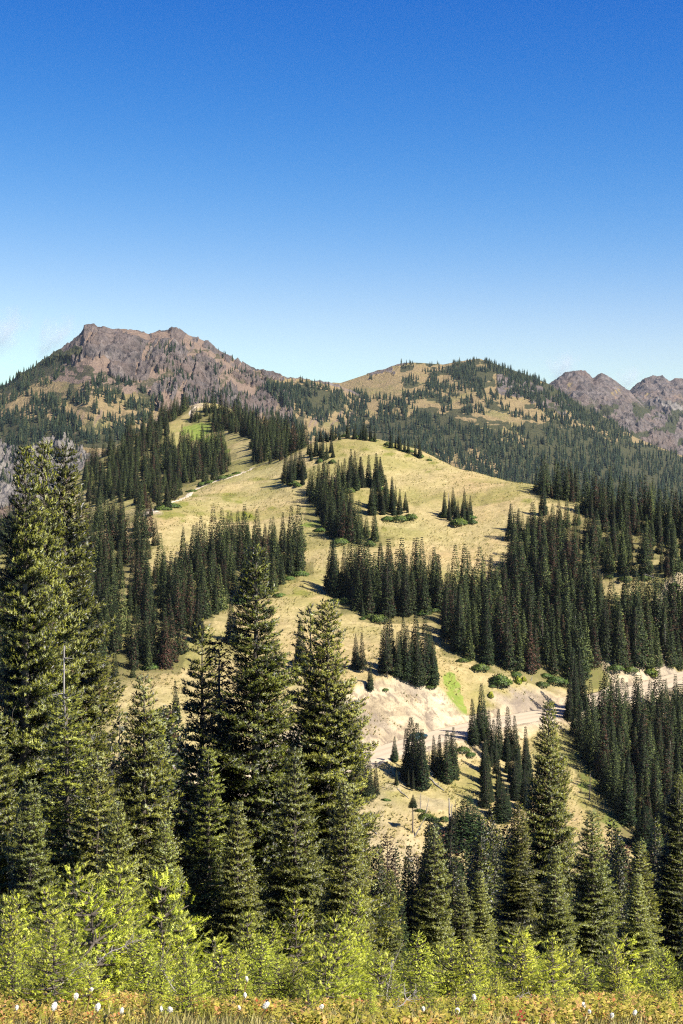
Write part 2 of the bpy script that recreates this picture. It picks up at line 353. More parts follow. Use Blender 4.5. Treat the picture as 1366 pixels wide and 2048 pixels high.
RC = np.array([(300, 1640, 246), (450, 1600, 259), (600, 1556, 276), (725, 1518, 291), (800, 1493, 298.5), (860, 1476, 303), (930, 1457, 309), (1000, 1443, 315.5), (1080, 1429, 322.5), (1140, 1419, 328), (1190, 1407, 333.5), (1260, 1386, 343), (1366, 1352, 357), (1550, 1310, 378), (1720, 1290, 392)], float)
def smooth_line(P3, n, k=3):
    P3 = np.asarray(P3, float); d = np.concatenate([[0], np.cumsum(np.linalg.norm(np.diff(P3, axis=0), axis=1))])
    t = np.linspace(0, d[-1], n); L = np.stack([np.interp(t, d, P3[:, i]) for i in range(3)], 1)
    w = np.ones(2 * k + 1) / (2 * k + 1)
    for _ in range(3):
        Lp = np.concatenate([np.repeat(L[:1], k, 0) * 2 - L[1:k + 1][::-1], L, np.repeat(L[-1:], k, 0) * 2 - L[-k - 1:-1][::-1]])
        L = np.stack([np.convolve(Lp[:, i], w, 'valid') for i in range(3)], 1)
    return L
ROAD = smooth_line([at(*r) for r in RC], 240, 7)
_rt = np.gradient(ROAD[:, :2], axis=0); _rt /= np.linalg.norm(_rt, axis=1, keepdims=True)
_rn = np.stack([-_rt[:, 1], _rt[:, 0]], 1)                     # points uphill
RW = 4.4
def road_rel(x, y):
    """signed distance from the road's middle (uphill positive), road height, arc index"""
    sh = x.shape; x = x.ravel(); y = y.ravel(); D = np.empty(len(x)); Z = np.empty(len(x)); S = np.empty(len(x))
    for i in range(0, len(x), 20000):
        dx = x[i:i + 20000, None] - ROAD[None, :, 0]; dy = y[i:i + 20000, None] - ROAD[None, :, 1]
        k = np.argmin(dx * dx + dy * dy, 1); r = np.arange(len(k))
        ex, ey = dx[r, k], dy[r, k]; along = ex * _rt[k, 0] + ey * _rt[k, 1]
        D[i:i + 20000] = ex * _rn[k, 0] + ey * _rn[k, 1]
        sp = np.linalg.norm(ROAD[1, :2] - ROAD[0, :2]); f = np.clip(k + along / sp, 0, len(ROAD) - 1)
        Z[i:i + 20000] = np.interp(f, np.arange(len(ROAD)), ROAD[:, 2]); S[i:i + 20000] = f * sp
        far = np.abs(along) > 6; D[i:i + 20000] = np.where(far, 999, D[i:i + 20000])
    return D.reshape(sh), Z.reshape(sh), S.reshape(sh)

gu = np.concatenate([np.linspace(-0.46, -0.27, 40, endpoint=False), np.linspace(-0.27, 0.27, 400, endpoint=False), np.linspace(0.27, 0.46, 41)])
gy = np.concatenate([np.geomspace(2.2, 60, 110, endpoint=False), np.geomspace(60, 230, 90, endpoint=False), np.linspace(230, 268, 44, endpoint=False), np.linspace(268, 362, 190, endpoint=False), np.geomspace(362, 600, 150, endpoint=False), np.geomspace(600, 1250, 120)])
GU, GY = np.meshgrid(gu, gy)
GV = tps(GU, GY)
GX = GU * GY; GZ = GV * GY
# metres-scale unevenness
GZ += (fbm(GX / 14, GY / 14, oct=4, seed=3) - 0.5) * np.clip(GY / 120, 0.05, 1.0) * 2.2 * sstep(3, 14, GY)
GZ += (fbm(GX / 2.2, GY / 2.2, oct=3, seed=9) - 0.5) * np.clip(GY / 60, 0.10, 0.55)
band = (GY > 225) & (GY < 430)
rd = np.full(GY.shape, 999.0); rz = np.zeros(GY.shape); rs = np.zeros(GY.shape)
rd[band], rz[band], rs[band] = road_rel(GX[band], GY[band])
gul = fbm(rs / 2.6 + (rd * 0.12), rd * 0.05, oct=4, seed=21, ridged=True)
slope_up = 0.86 + 0.10 * (fbm(rs / 18, rs * 0, oct=2, seed=5) - 0.5)
cutp = rz + np.maximum(rd - RW - 0.9, 0) * slope_up + np.maximum(rd - RW - 12, 0) * 1.4 - (gul - 0.55) * 2.8 * sstep(RW + 1, RW + 6, rd) + 0.25 * sstep(RW + .6, RW + 1.5, rd)
fillp = rz - np.maximum(-rd - RW - 1.2, 0) * 0.62 + (fbm(GX / 3, GY / 3, oct=3, seed=2) - 0.5) * 0.5 * sstep(RW + 1, RW + 4, -rd)
near_r = np.abs(rd) < 60
cut = near_r & (rd > 0) & (cutp < GZ)
bankA = np.where(near_r & (rd > 0), sstep(-0.5, 0.9, GZ - cutp), 0.0) * sstep(30, 24, rd)
fil = near_r & (rd <= 0) & (fillp > GZ)
fillA = np.where(near_r & (rd <= 0), sstep(-0.3, 0.6, fillp - GZ) * sstep(16, 7, -rd), 0.0)
GZ = np.where(cut, cutp, GZ); GZ = np.where(fil, fillp, GZ)
bed = np.abs(rd) < RW + 0.9
GZ = np.where(bed, rz - 0.10, GZ)
bankA = np.maximum(bankA, np.where(np.abs(rd) < RW + 2.0, 1.0, 0)); bankA = np.maximum(bankA, fillA * 0.75)
GV = GZ / GY

def ground(x, y):
    """height of the sheet at x, y (arrays)"""
    x = np.asarray(x, float); y = np.asarray(y, float); u = x / y
    cu = np.clip(np.interp(u, gu, np.arange(len(gu))), 0, len(gu) - 1.001); cy = np.clip(np.interp(y, gy, np.arange(len(gy))), 0, len(gy) - 1.001)
    iu = cu.astype(int); iy = cy.astype(int); fu = cu - iu; fy = cy - iy
    z = GV
    v = (z[iy, iu] * (1 - fu) + z[iy, iu + 1] * fu) * (1 - fy) + (z[iy + 1, iu] * (1 - fu) + z[iy + 1, iu + 1] * fu) * fy
    return v * y

def hit(px, py, ymin=200.0, ymax=1100.0):
    """where the sight line through a photo pixel first meets the sheet beyond ymin -> (k,3), NaN for misses"""
    px = np.atleast_1d(np.asarray(px, float)); py = np.atleast_1d(np.asarray(py, float)); out = np.full((len(px), 3), np.nan)
    u = (px - W0 / 2) / F0; v = (HZ - py) / F0
    ys = gy[(gy >= ymin) & (gy <= ymax)]
    prof = ground(u[:, None] * ys[None], np.broadcast_to(ys, (len(u), len(ys)))) / ys[None]
    above = prof >= v[:, None]
    k = np.argmax(above, 1); ok = above.any(1) & (k > 0)
    kk = np.clip(k, 1, None); r = np.arange(len(u))
    p0, p1 = prof[r, kk - 1], prof[r, kk]; f = np.clip((v - p0) / (p1 - p0 + 1e-9), 0, 1); Y = ys[kk - 1] + f * (ys[kk] - ys[kk - 1])
    out[ok] = np.stack([u * Y, Y, v * Y], 1)[ok]
    return out

# surface covers of different plants and soils, the litter one with painted shade too: masks in plan, looked up through the terrain point's bearing
GPX = GX / GY * F0 + W0 / 2; GPY = HZ - GV * F0
green = np.zeros(GY.shape); lush = np.zeros(GY.shape); duff_shade = np.zeros(GY.shape)
def blob(arr, px, py, rx, ry, amt=1.0, ymin=220, rot=0.0):
    h = hit([px], [py], ymin)[0]
    if np.isnan(h[0]): return
    dx = (GPX - px) + 6 * (fbm(GX / 6, GY / 6, oct=3, seed=31) - .5) * rx / 12; dy = (GPY - py) + 5 * (fbm(GX / 5, GY / 5, oct=3, seed=32) - .5) * ry / 6
    c, s_ = math.cos(rot), math.sin(rot); d = (fbm(GX / 3.0, GY / 6.0, oct=3, seed=33) - .5) * 1.1 + np.sqrt(((dx * c + dy * s_) / rx) ** 2 + ((dy * c - dx * s_) / ry) ** 2)
    m = amt * sstep(1.2, 0.55, d) * (np.abs(GY - h[1]) < 90) * (GY > ymin)
    np.maximum(arr, m, out=arr)
for b in ((458, 993, 20, 9), (478, 1003, 9, 5), (385, 991, 15, 5), (402, 976, 9, 3), (400, 1029, 12, 5), (340, 1028, 32, 10), (365, 1008, 20, 7), (365, 1042, 10, 5), (480, 1032, 46, 12), (544, 1018, 12, 6),
          (676, 893, 11, 4), (702, 895, 9, 3), (728, 899, 13, 4), (686, 910, 10, 4), (782, 895, 26, 6), (778, 908, 12, 4), (818, 911, 12, 4), (868, 926, 12, 3), (878, 938, 9, 2), (856, 943, 6, 2), (768, 1060, 10, 4), (775, 1075, 8, 3), (1055, 1002, 16, 5),
          (600, 1187, 34, 12), (735, 1232, 14, 5), (1110, 1060, 26, 9), (640, 985, 12, 5), (520, 958, 24, 4)):
    blob(green, *b, amt=0.9)
for b in ((900, 1362, 20, 22), (908, 1380, 22, 24), (918, 1400, 16, 24), (928, 1422, 10, 18), (985, 1165, 14, 16), (625, 1050, 20, 8), (640, 1040, 10, 6), (1090, 1055, 14, 5), (1165, 1275, 12, 12), (1330, 1090, 10, 8), (1140, 1330, 10, 10), (960, 1480, 18, 6), (1185, 1560, 40, 30), (1150, 1510, 20, 18), (1230, 1640, 30, 18), (470, 1130, 14, 12), (420, 880, 26, 18), (395, 860, 44, 20), (450, 905, 14, 8)):
    blob(lush, *b, amt=0.85)
blob(green, 1130, 1500, 90, 55, .55); blob(green, 930, 1570, 80, 40, .5); blob(green, 1230, 1600, 90, 60, .6); blob(green, 780, 1590, 50, 30, .35)
green = np.maximum(green, 0.55 * sstep(0.56, 0.70, fbm(GX / 30, GY / 30, oct=4, seed=77)) * sstep(230, 300, GY))
green = np.maximum(green, 0.40 * sstep(0.55, 0.65, fbm(GX / 55 + 3, GY / 20, oct=3, seed=78)) * (GY > 380))
bank2 = np.zeros(GY.shape)
for b in ((300, 1024, 22, 6), (395, 812, 16, 6), (385, 826, 6, 8)): blob(bank2, *b, amt=0.9)
for b in ((740, 1650, 70, 70), (860, 1610, 40, 16), (810, 1700, 40, 60), (790, 1575, 30, 10)): blob(bank2, *b, amt=0.42)
bankA = np.maximum(bankA, bank2)

# under the big stands the soil is needle litter: filled in once the stands are planted
STANDS_XY = []

# ------------------------------------------------------------------ far mountains: each its own body with a front, a crest and a back
def mountain(name, crest, base, back, n_col, n_row, paint, rough, seed, wild=1.0, label=None, crag=None, gexp=1.0, bulge=None):
    """crest/base: [(px, py, Y)]; paint(px, py, t) -> masks dict; returns lookup data"""
    cx, cyv, cY = np.array(crest, float).T; bx, by, bY = np.array(base, float).T
    pxs = np.linspace(cx[0], cx[-1], n_col); t = np.linspace(0, 1, n_row)
    Yc = np.interp(pxs, cx, cY); Zc = (HZ - np.interp(pxs, cx, cyv)) / F0 * Yc
    Yb = np.interp(pxs, bx, bY); Zb = (HZ - np.interp(pxs, bx, by)) / F0 * Yb
    T, PXg = np.meshgrid(t, pxs, indexing='ij')
    kw = max(3, int(40 / (pxs[1] - pxs[0]))); ker = np.hanning(2 * kw + 3)[1:-1]; ker /= ker.sum()
    Zs = np.convolve(np.pad(Zc, kw, mode='edge'), ker, 'valid')
    Y = Yb + (Yc - Yb) * T; Z = Zb + (Zs - Zb) * T ** gexp + (Zc - Zs) * sstep(0.80, 1.0, T)
    if bulge is not None: Z = Z + bulge(PXg, T)
    X = (PXg - W0 / 2) / F0 * Y
    PYg = HZ - Z / Y * F0
    masks = paint(PXg, PYg, T, X, Y, Z)
    rk = masks['rock']
    r1 = fbm(X / 110, Y / 110, Z / 60, oct=6, seed=seed, ridged=True, gain=0.55)
    r2 = fbm(X / 34, Y / 34, Z / 26, oct=4, seed=seed + 5, ridged=True, gain=0.6)
    r4 = fbm(X / 11, Y / 11, Z / 9, oct=3, seed=seed + 7, ridged=True, gain=0.65)
    r3 = fbm(X / 260, Y / 260, Z / 260, oct=4, seed=seed + 9)
    keep = (1 - T) ** 0.45
    wild = wild * (0.35 + 0.65 * sstep(0.12, 0.4, T))
    Z2 = Z + wild * ((r1 - 0.55) * (14 + 26 * rk) * keep + ((r2 ** 1.6 - 0.38) * (2 + 30 * rk) + (r4 - 0.5) * 13 * rk) * (0.22 + 0.78 * keep) + (r3 - 0.5) * 40 * np.clip(keep, 0, 1) * np.sin(np.pi * np.clip(T, 0, 1)) ** .5)
    Y2 = Y - wild * (r2 - 0.5) * 30 * rk * keep
    # the back falls away
    tb = np.linspace(0.08, 1, 24); TB, PB = np.meshgrid(tb, pxs, indexing='ij')
    YB = Yc[None] + back * TB; ZB = Z2[-1][None] - back * 0.62 * TB ** 1.2 + (fbm(PB / 14, YB / 40, oct=4, seed=seed + 2) - 0.5) * 14 * TB
    XB = (PB - W0 / 2) / F0 * YB
    XX = np.concatenate([(PXg - W0 / 2) / F0 * Y2, XB]); YY = np.concatenate([Y2, YB]); ZZ = np.concatenate([Z2, ZB])
    at_ = {k: np.concatenate([v, np.repeat(v[-1:], 24, 0)]) for k, v in masks.items()}
    me = grid_mesh(name, XX, YY, ZZ, M['mtn'], at_)
    link(name, me, kind='structure')
    return XX[:n_row], YY[:n_row], ZZ[:n_row], masks

def polys(px, py, lst, X=None, Z=None, soft=10, seed=1):
    """soft-edged union of polygons drawn over the slope: its edges are ragged by noise"""
    jx = (fbm(px / 26, py / 20, oct=4, seed=seed) - .5) * soft * 4.4; jy = (fbm(px / 22 + 9, py / 16, oct=4, seed=seed + 3) - .5) * soft * 3
    r = np.zeros(px.shape)
    for p in lst: r = np.maximum(r, inpoly(px + jx, py + jy, p).astype(float))
    return r

LM_CREST = [(-420, 905), (-200, 850), (-80, 806), (0, 775), (31, 757), (38, 747), (61, 739), (90, 720), (118, 703), (140, 688), (159, 672), (166, 663), (168, 651), (178, 648), (187, 648), (195, 656), (210, 656), (226, 660), (238, 658), (256, 658), (278, 662), (297, 668), (318, 662), (336, 663), (343, 657), (354, 657), (366, 664), (377, 670), (395, 677), (410, 683), (425, 690), (445, 705), (461, 716), (474, 721), (492, 731), (513, 741), (538, 745), (559, 749), (574, 757), (600, 757), (615, 760), (646, 766), (680, 772), (720, 790), (800, 850), (860, 920)]
def paint_left(px, py, t, X, Y, Z):
    rock = polys(px, py, [[(165, 640), (60, 735), (115, 720), (150, 740), (195, 735), (240, 760), (300, 800), (330, 830), (560, 840), (560, 800), (500, 745), (520, 735), (400, 660)], [(-200, 880), (-20, 880), (60, 885), (120, 872), (172, 888), (168, 930), (120, 975), (60, 1020), (-200, 1020)], [(20, 740), (55, 735), (60, 750), (30, 765)], [(520, 740), (575, 745), (570, 770), (530, 765)], [(420, 800), (560, 800), (600, 850), (500, 840)]], seed=3)
    rock = np.maximum(rock, 0.75 * (t > 0.975))
    scree = polys(px, py, [[(128, 745), (175, 722), (215, 725), (215, 760), (170, 775), (130, 770)], [(285, 775), (330, 750), (345, 755), (300, 800), (250, 795), (230, 775)], [(300, 665), (345, 665), (330, 690), (300, 690)], [(230, 658), (295, 664), (300, 680), (250, 672)], [(385, 690), (420, 700), (460, 730), (500, 760), (470, 752), (420, 720)], [(455, 760), (520, 790), (500, 800), (450, 775)]], soft=5, seed=8)
    chute = sstep(.60, .68, fbm((px + .55 * (py - 650)) / 13, py / 70, oct=3, seed=19)) * (py > 665) * (py < 860)
    scree = np.maximum(scree, .8 * chute * (px > 150))
    rock = rock * (1 - 0.85 * scree)
    grass = polys(px, py, [[(-400, 790), (60, 760), (150, 770), (300, 790), (340, 850), (200, 900), (-400, 960)], [(560, 750), (900, 760), (900, 930), (500, 860), (540, 800)]], seed=5) * (1 - scree)
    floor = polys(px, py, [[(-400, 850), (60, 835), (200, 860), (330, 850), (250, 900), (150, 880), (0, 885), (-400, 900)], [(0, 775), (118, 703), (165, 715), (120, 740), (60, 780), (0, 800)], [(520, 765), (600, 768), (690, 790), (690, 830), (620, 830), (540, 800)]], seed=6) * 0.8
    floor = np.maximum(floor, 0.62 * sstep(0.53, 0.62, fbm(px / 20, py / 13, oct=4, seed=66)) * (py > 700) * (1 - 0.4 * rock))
    pale = polys(px, py, [[(-200, 870), (175, 870), (175, 1030), (-200, 1030)]], seed=7)
    return dict(rock=rock, grass=grass, floor=floor, pale=pale)
LMX, LMY, LMZ, LMM = mountain('left_mountain', [(x, y, 2330 + max(0, x - 330) * 0.5) for x, y in LM_CREST], [(-420, 1080, 1330), (0, 1040, 1500), (170, 1000, 1560), (330, 930, 1750), (560, 900, 2000), (860, 980, 2150)], 500, 800, 260, paint_left, 1, 11, gexp=1.12)

CM_CREST = [(560, 800), (640, 774), (666, 765), (681, 766), (733, 749), (769, 739), (794, 730), (825, 725), (845, 726), (886, 729), (912, 724), (943, 719), (958, 717), (984, 726), (1025, 740), (1061, 752), (1102, 770), (1138, 798), (1168, 813), (1220, 839), (1271, 875), (1332, 900), (1366, 912), (1500, 950), (1800, 1010)]
def paint_centre(px, py, t, X, Y, Z):
    rock = polys(px, py, [[(990, 745), (1060, 765), (1120, 800), (1180, 830), (1120, 830), (1050, 800), (1000, 790)], [(725, 745), (800, 728), (830, 726), (790, 745), (730, 760)]], seed=13) * 0.62
    dense = polys(px, py, [[(560, 830), (700, 838), (760, 835), (860, 830), (905, 848), (1000, 860), (1040, 850), (1130, 850), (1250, 880), (1800, 1000), (1800, 1120), (1000, 1010), (860, 930), (560, 900)], [(940, 712), (965, 712), (1110, 770), (1180, 815), (1260, 870), (1170, 850), (1080, 780), (1000, 745)], [(900, 735), (990, 735), (1000, 770), (900, 770)]], seed=14)
    grass = np.ones(px.shape)
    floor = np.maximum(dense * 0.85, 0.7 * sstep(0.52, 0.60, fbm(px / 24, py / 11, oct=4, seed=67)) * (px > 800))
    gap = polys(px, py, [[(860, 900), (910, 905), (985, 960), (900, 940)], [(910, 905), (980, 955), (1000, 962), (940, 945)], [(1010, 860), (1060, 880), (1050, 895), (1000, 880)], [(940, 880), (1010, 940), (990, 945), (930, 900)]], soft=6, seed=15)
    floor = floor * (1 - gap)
    return dict(rock=rock, grass=grass, floor=floor, pale=np.zeros(px.shape))
CMX, CMY, CMZ, CMM = mountain('centre_mountain', [(x, y, 2800 - max(0, 900 - x) * 0.35 - max(0, x - 1000) * 0.25) for x, y in CM_CREST], [(560, 900, 2120), (800, 920, 2080), (1000, 1000, 1900), (1366, 1060, 1800), (1800, 1120, 1760)], 600, 700, 230, paint_centre, 1, 41, wild=0.75, gexp=1.0)

def paint_far(px, py, t, X, Y, Z):
    rock = np.clip(0.45 + 1.2 * fbm(px / 30, py / 25, oct=4, seed=88) - 0.25, 0, 1)
    grass = sstep(0.45, 0.6, fbm(px / 40, py / 26, oct=3, seed=89))
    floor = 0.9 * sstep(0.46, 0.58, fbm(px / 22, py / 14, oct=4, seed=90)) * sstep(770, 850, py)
    pale = polys(px, py, [[(1310, 805), (1380, 825), (1440, 860), (1400, 870), (1330, 825)]], soft=4, seed=16)
    return dict(rock=rock, grass=grass, floor=floor, pale=pale)
R1 = [(1020, 812), (1070, 785), (1102, 767), (1127, 748), (1140, 744), (1150, 742), (1171, 744), (1186, 757), (1195, 751), (1202, 748), (1212, 751), (1222, 758), (1240, 771), (1258, 784), (1275, 800), (1300, 826), (1340, 850), (1380, 870), (1500, 930), (1700, 990)]
mountain('right_ridge', [(x, y, 3700) for x, y in R1], [(1020, 930, 2900), (1700, 1000, 2900)], 700, 420, 170, paint_far, 1, 61, wild=1.15)
R2 = [(1180, 880), (1230, 815), (1258, 784), (1270, 772), (1281, 765), (1290, 757), (1302, 753), (1314, 754), (1325, 754), (1333, 759), (1340, 763), (1350, 757), (1366, 758), (1390, 766), (1420, 760), (1450, 775), (1520, 815), (1700, 900)]
mountain('right_peak', [(x, y, 4600) for x, y in R2], [(1180, 930, 3800), (1700, 960, 3800)], 700, 380, 150, paint_far, 1, 71, wild=1.3)
# the valley floor and the land out to the horizon, far below
pl = bpy.data.meshes.new('valley')
pl.from_pydata([(-5000, 900, -420), (5000, 900, -420), (5000, 6000, -420), (-5000, 6000, -420)], [], [(0, 1, 2, 3)]); pl.materials.append(M['mtn'])
link('valley', pl, kind='structure')

# ------------------------------------------------------------------ conifers
def conifer_shoots(rng, H, R0, dz, nb, twig, shoot, slen, h0=0.05, power=0.85, clump=0.5, droop=0.35, up=0.55, holes=0.0, tipbare=0.0, dz_top=None, staper=0.0, arch=False):
    """-> shoots (P, D, L, s, h), limbs [(pts, radii)]; H height, R0 crown radius at its base"""
    P, D, L, S, Hh, limbs = [], [], [], [], [], []
    z = H * h0; sd = int(rng.integers(1, 9999)); k = 0
    while z < H * 0.985:
        f = z / H; slen_f = slen * (1 - staper * f)
        R = R0 * (max(1 - f, 0.0) ** power) * (0.82 + 0.18 * min(1, f / 0.12)) + 0.03 * R0
        n = max(3, int(round(nb * (0.65 + 0.35 * (1 - f)) + rng.uniform(-0.6, 0.6))))
        a0 = rng.uniform(0, 6.28)
        for j in range(n):
            az = a0 + 6.2832 * j / n + rng.normal(0, 0.22)
            cl = noise3(np.array([math.cos(az) * 1.3 + 5]), np.array([math.sin(az) * 1.3 + 5]), np.array([z / (R0 * 0.55)]), sd)[0]
            if holes and cl < holes and rng.random() < 0.8: continue
            ln = R * (1 - clump + 2 * clump * cl) * rng.uniform(0.85, 1.12)
            if ln < 0.02: continue
            el = 0.45 * f - 0.12 * (1 - f) + rng.normal(0, 0.06)
            dr = droop * (1 - f) * rng.uniform(0.7, 1.3)
            s = np.linspace(0, 1, 7)
            r = ln * s; zz = z + ln * (np.tan(el) * s - dr * s + (dr * up + 0.10) * s ** 2.4)
            bx, by = math.cos(az), math.sin(az)
            sway = rng.normal(0, 0.10) * ln * s ** 2
            pts = np.stack([bx * r - by * sway, by * r + bx * sway, zz], 1)
            limbs.append((pts, np.interp(s, [0, 1], [0.012 + 0.016 * ln, 0.004])))
            # shoots on the axis and on flat side twigs
            nt_ = max(1, int(ln * 0.85 / twig))
            for q in range(nt_ + 1):
                sv = 0.16 + 0.84 * (q + rng.uniform(0, 0.6)) / (nt_ + 0.6); sv = min(sv, 1.0)
                p = np.array([np.interp(sv, s, pts[:, i]) for i in range(3)])
                tang = np.array([np.interp(min(sv + .05, 1), s, pts[:, i]) - np.interp(sv - .05, s, pts[:, i]) for i in range(3)]); tang /= np.linalg.norm(tang) + 1e-9
                side = np.array([-by, bx, 0.0])
                for sg in ((-1, 1) if sv < 0.97 else (0,)):
                    tl = ((1 - sv) * ln * 0.62 + slen_f * 0.9) * rng.uniform(0.7, 1.15) if sg else slen_f
                    d = tang * 0.72 + side * sg * rng.uniform(0.65, 0.95) + np.array([0, 0, rng.uniform(-0.10, 0.12)]); d /= np.linalg.norm(d)
                    m = max(1, int(tl / shoot)); w = (np.arange(m) + rng.uniform(0.2, 0.9, m)) / m
                    pos = p + d * (tl * w)[:, None] + np.array([0, 0, -1.0]) * (0.12 * tl * w ** 2)[:, None]
                    alt = np.where(rng.random(m) < .5, -1, 1)
                    lat = np.cross(d, [0, 0, 1.0])
                    dd = d * rng.uniform(0.5, 0.9, m)[:, None] + lat * (alt * rng.uniform(0.0, 0.6, m))[:, None] + np.array([0, 0, 1.0]) * rng.uniform(0.02, 0.75, m)[:, None]
                    P.append(pos); D.append(dd); L.append(slen_f * rng.uniform(0.7, 1.25, m)); S.append(np.clip(sv * 0.5 + w * 0.5, 0, 1)); Hh.append(np.full(m, f))
        k += 1
        z += (dz if dz_top is None else dz + (dz_top - dz) * f) * rng.uniform(0.75, 1.25)
    # the leader
    m = max(3, int(0.10 * H / (shoot * 0.7))); zl = H * (0.90 + 0.10 * rng.random(m))
    a = rng.uniform(0, 6.28, m); P.append(np.stack([np.cos(a) * .02, np.sin(a) * .02, zl], 1))
    D.append(np.stack([np.cos(a) * .6, np.sin(a) * .6, np.full(m, .8)], 1)); L.append(np.full(m, slen * (1 - staper) * 0.9)); S.append(np.full(m, .8)); Hh.append(zl / H)
    P, D, L, S, Hh = [np.concatenate(x) for x in (P, D, L, S, Hh)]
    D /= np.linalg.norm(D, axis=1, keepdims=True) + 1e-9
    return (P, D, L, S, Hh), limbs

def needles(rng, sh, n, width, spread, tint, kind='tri', lenf=0.75, nlf=1.0, nw=(0.62, 0.40, 0.38)):
    """n flat needle tufts along every shoot -> V, faces, tint"""
    P, D, L, S, Hh = sh; N = len(P)
    ref = np.where(np.abs(D[:, 2:3]) > 0.9, np.array([[1.0, 0, 0]]), np.array([[0, 0, 1.0]]))
    A = np.cross(D, ref); A /= np.linalg.norm(A, axis=1, keepdims=True) + 1e-9; B = np.cross(D, A)
    ph = rng.uniform(0, 6.28, (N, 1)) + (np.arange(n) * 2.399)[None] + rng.normal(0, .25, (N, n))
    t = (np.arange(n)[None] + rng.uniform(0, 1, (N, n))) / n * lenf
    rad = np.cos(ph)[..., None] * A[:, None] + np.sin(ph)[..., None] * B[:, None]
    base = P[:, None] + D[:, None] * (t * L[:, None])[..., None]
    out = D[:, None] * (1 - spread * 0.6) + rad * spread; out /= np.linalg.norm(out, axis=2, keepdims=True)
    nl = L[:, None] * nlf * rng.uniform(0.45, 0.75, (N, n))
    tip = base + out * nl[..., None]
    sidev = np.cross(out, rad + 0.3 * D[:, None]); sidev /= np.linalg.norm(sidev, axis=2, keepdims=True) + 1e-9
    hw = (width * L[:, None] * rng.uniform(0.7, 1.3, (N, n)))[..., None] * sidev
    tt = np.repeat(tint, n)
    if kind == 'tri':
        V = np.stack([base - hw, base + hw, tip], 2).reshape(-1, 3); F = np.arange(len(V)).reshape(-1, 3); A_ = np.repeat(tt, 3); k = 3
    else:
        mid = base + out * (nl * 0.5)[..., None] + rad * (nl * 0.08)[..., None]
        V = np.stack([base, mid + hw, tip, mid - hw], 2).reshape(-1, 3); F = np.arange(len(V)).reshape(-1, 4); A_ = np.repeat(tt, 4); k = 4
    radial = P * [1, 1, 0]; radial = radial / (np.linalg.norm(radial, axis=1, keepdims=True) + .05)
    up_ = rad * 0.6 + D[:, None] * 0.4
    nn = nw[0] * radial[:, None] + np.array([0, 0, nw[1]]) + nw[2] * up_ + rng.normal(0, .16, up_.shape)
    nn = np.repeat((nn / (np.linalg.norm(nn, axis=2, keepdims=True) + 1e-6)).reshape(-1, 3), k, 0)
    return V, F, A_, nn

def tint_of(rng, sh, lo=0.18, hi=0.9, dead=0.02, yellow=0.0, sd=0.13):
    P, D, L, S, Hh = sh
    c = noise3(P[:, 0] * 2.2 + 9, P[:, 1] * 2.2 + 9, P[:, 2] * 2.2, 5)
    t = lo + (hi - lo) * np.clip(0.02 + 0.78 * S ** 2.0 + 0.45 * (c - 0.5) + rng.normal(0, sd, len(P)) + yellow * Hh, 0, 1)  # young tips paler; inner shoots darkened too, painting crown shade into the colour
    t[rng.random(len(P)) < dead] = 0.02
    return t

def trunk_bag(rng, H, r0, limbs, lean=0.0, sides=9, limb_min=0.25, twigs=0):
    b = Bag(); z = np.linspace(-0.6, 1.0, 9) * 1.0
    z = np.concatenate([[-0.5], np.linspace(0, H * 0.985, 9)])
    pts = np.stack([0.02 * r0 * np.sin(z), 0.02 * r0 * np.cos(z * 1.3), z], 1)
    rad = r0 * np.concatenate([[1.5], (1 - np.linspace(0, 1, 9)) ** 0.9 * 1.05 + 0.03]); b.tube(pts, rad, sides)
    for pts, r in limbs:
        if np.linalg.norm(pts[-1] - pts[0]) > limb_min:
            b.tube(pts[[0, 2, 4, 6]], r[[0, 2, 4, 6]], 4)
    for _ in range(twigs):                                     # bare dead twigs on the lower stem
        zt = rng.uniform(0.03, 0.55) * H; a = rng.uniform(0, 6.28); l = rng.uniform(0.3, 1.2) * r0 * 7
        q = np.array([0, .35, .7, 1.0]); p = np.stack([np.cos(a + .3 * q) * l * q, np.sin(a + .3 * q) * l * q, zt - l * .35 * q + l * .1 * q * q], 1)
        b.tube(p, [0.016, 0.011, 0.007, 0.003], 3)
    return b

PROTO = {}
def make_proto(key, seed, H, R0, dz, nb, twig, shoot, slen, n, width, spread, needle_mat, trunk_r, kind='tri', lo=.18, hi=.9, dead=.02, yellow=0.0, bark='bark', lenf=.75, nlf=1.0, nw=(0.62, 0.40, 0.38), limb_min=.25, twigs=0, sides=9, joined=False, sd=.13, **kw):
    rng = np.random.default_rng(seed)
    sh, limbs = conifer_shoots(rng, H, R0, dz, nb, twig, shoot, slen, **kw)
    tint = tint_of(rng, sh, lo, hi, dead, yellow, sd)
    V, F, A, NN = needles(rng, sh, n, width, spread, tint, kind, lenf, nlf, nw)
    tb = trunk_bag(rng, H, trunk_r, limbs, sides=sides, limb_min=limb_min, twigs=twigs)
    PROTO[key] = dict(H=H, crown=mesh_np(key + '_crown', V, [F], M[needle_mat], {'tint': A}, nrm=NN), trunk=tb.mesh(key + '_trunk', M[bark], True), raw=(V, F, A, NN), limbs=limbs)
    if joined:                                                 # too small in the picture for parts: one mesh, two materials
        nv = len(V); tv = np.concatenate(tb.V); tq = np.concatenate(tb.Q); tt = np.concatenate(tb.T)
        fs = [F] + [tq + nv, tt + nv]; mi = np.concatenate([np.zeros(len(F)), np.ones(len(tq) + len(tt))]).astype(int)
        PROTO[key]['one'] = mesh_np(key, np.concatenate([V, tv]), fs, [M[needle_mat], M[bark]], {'tint': np.concatenate([A, np.zeros(len(tv))])}, False, mi, np.concatenate([NN, np.tile([[0, 0, 1.0]], (len(tv), 1))]))

NEARN = (0.34, 0.48, 0.60)
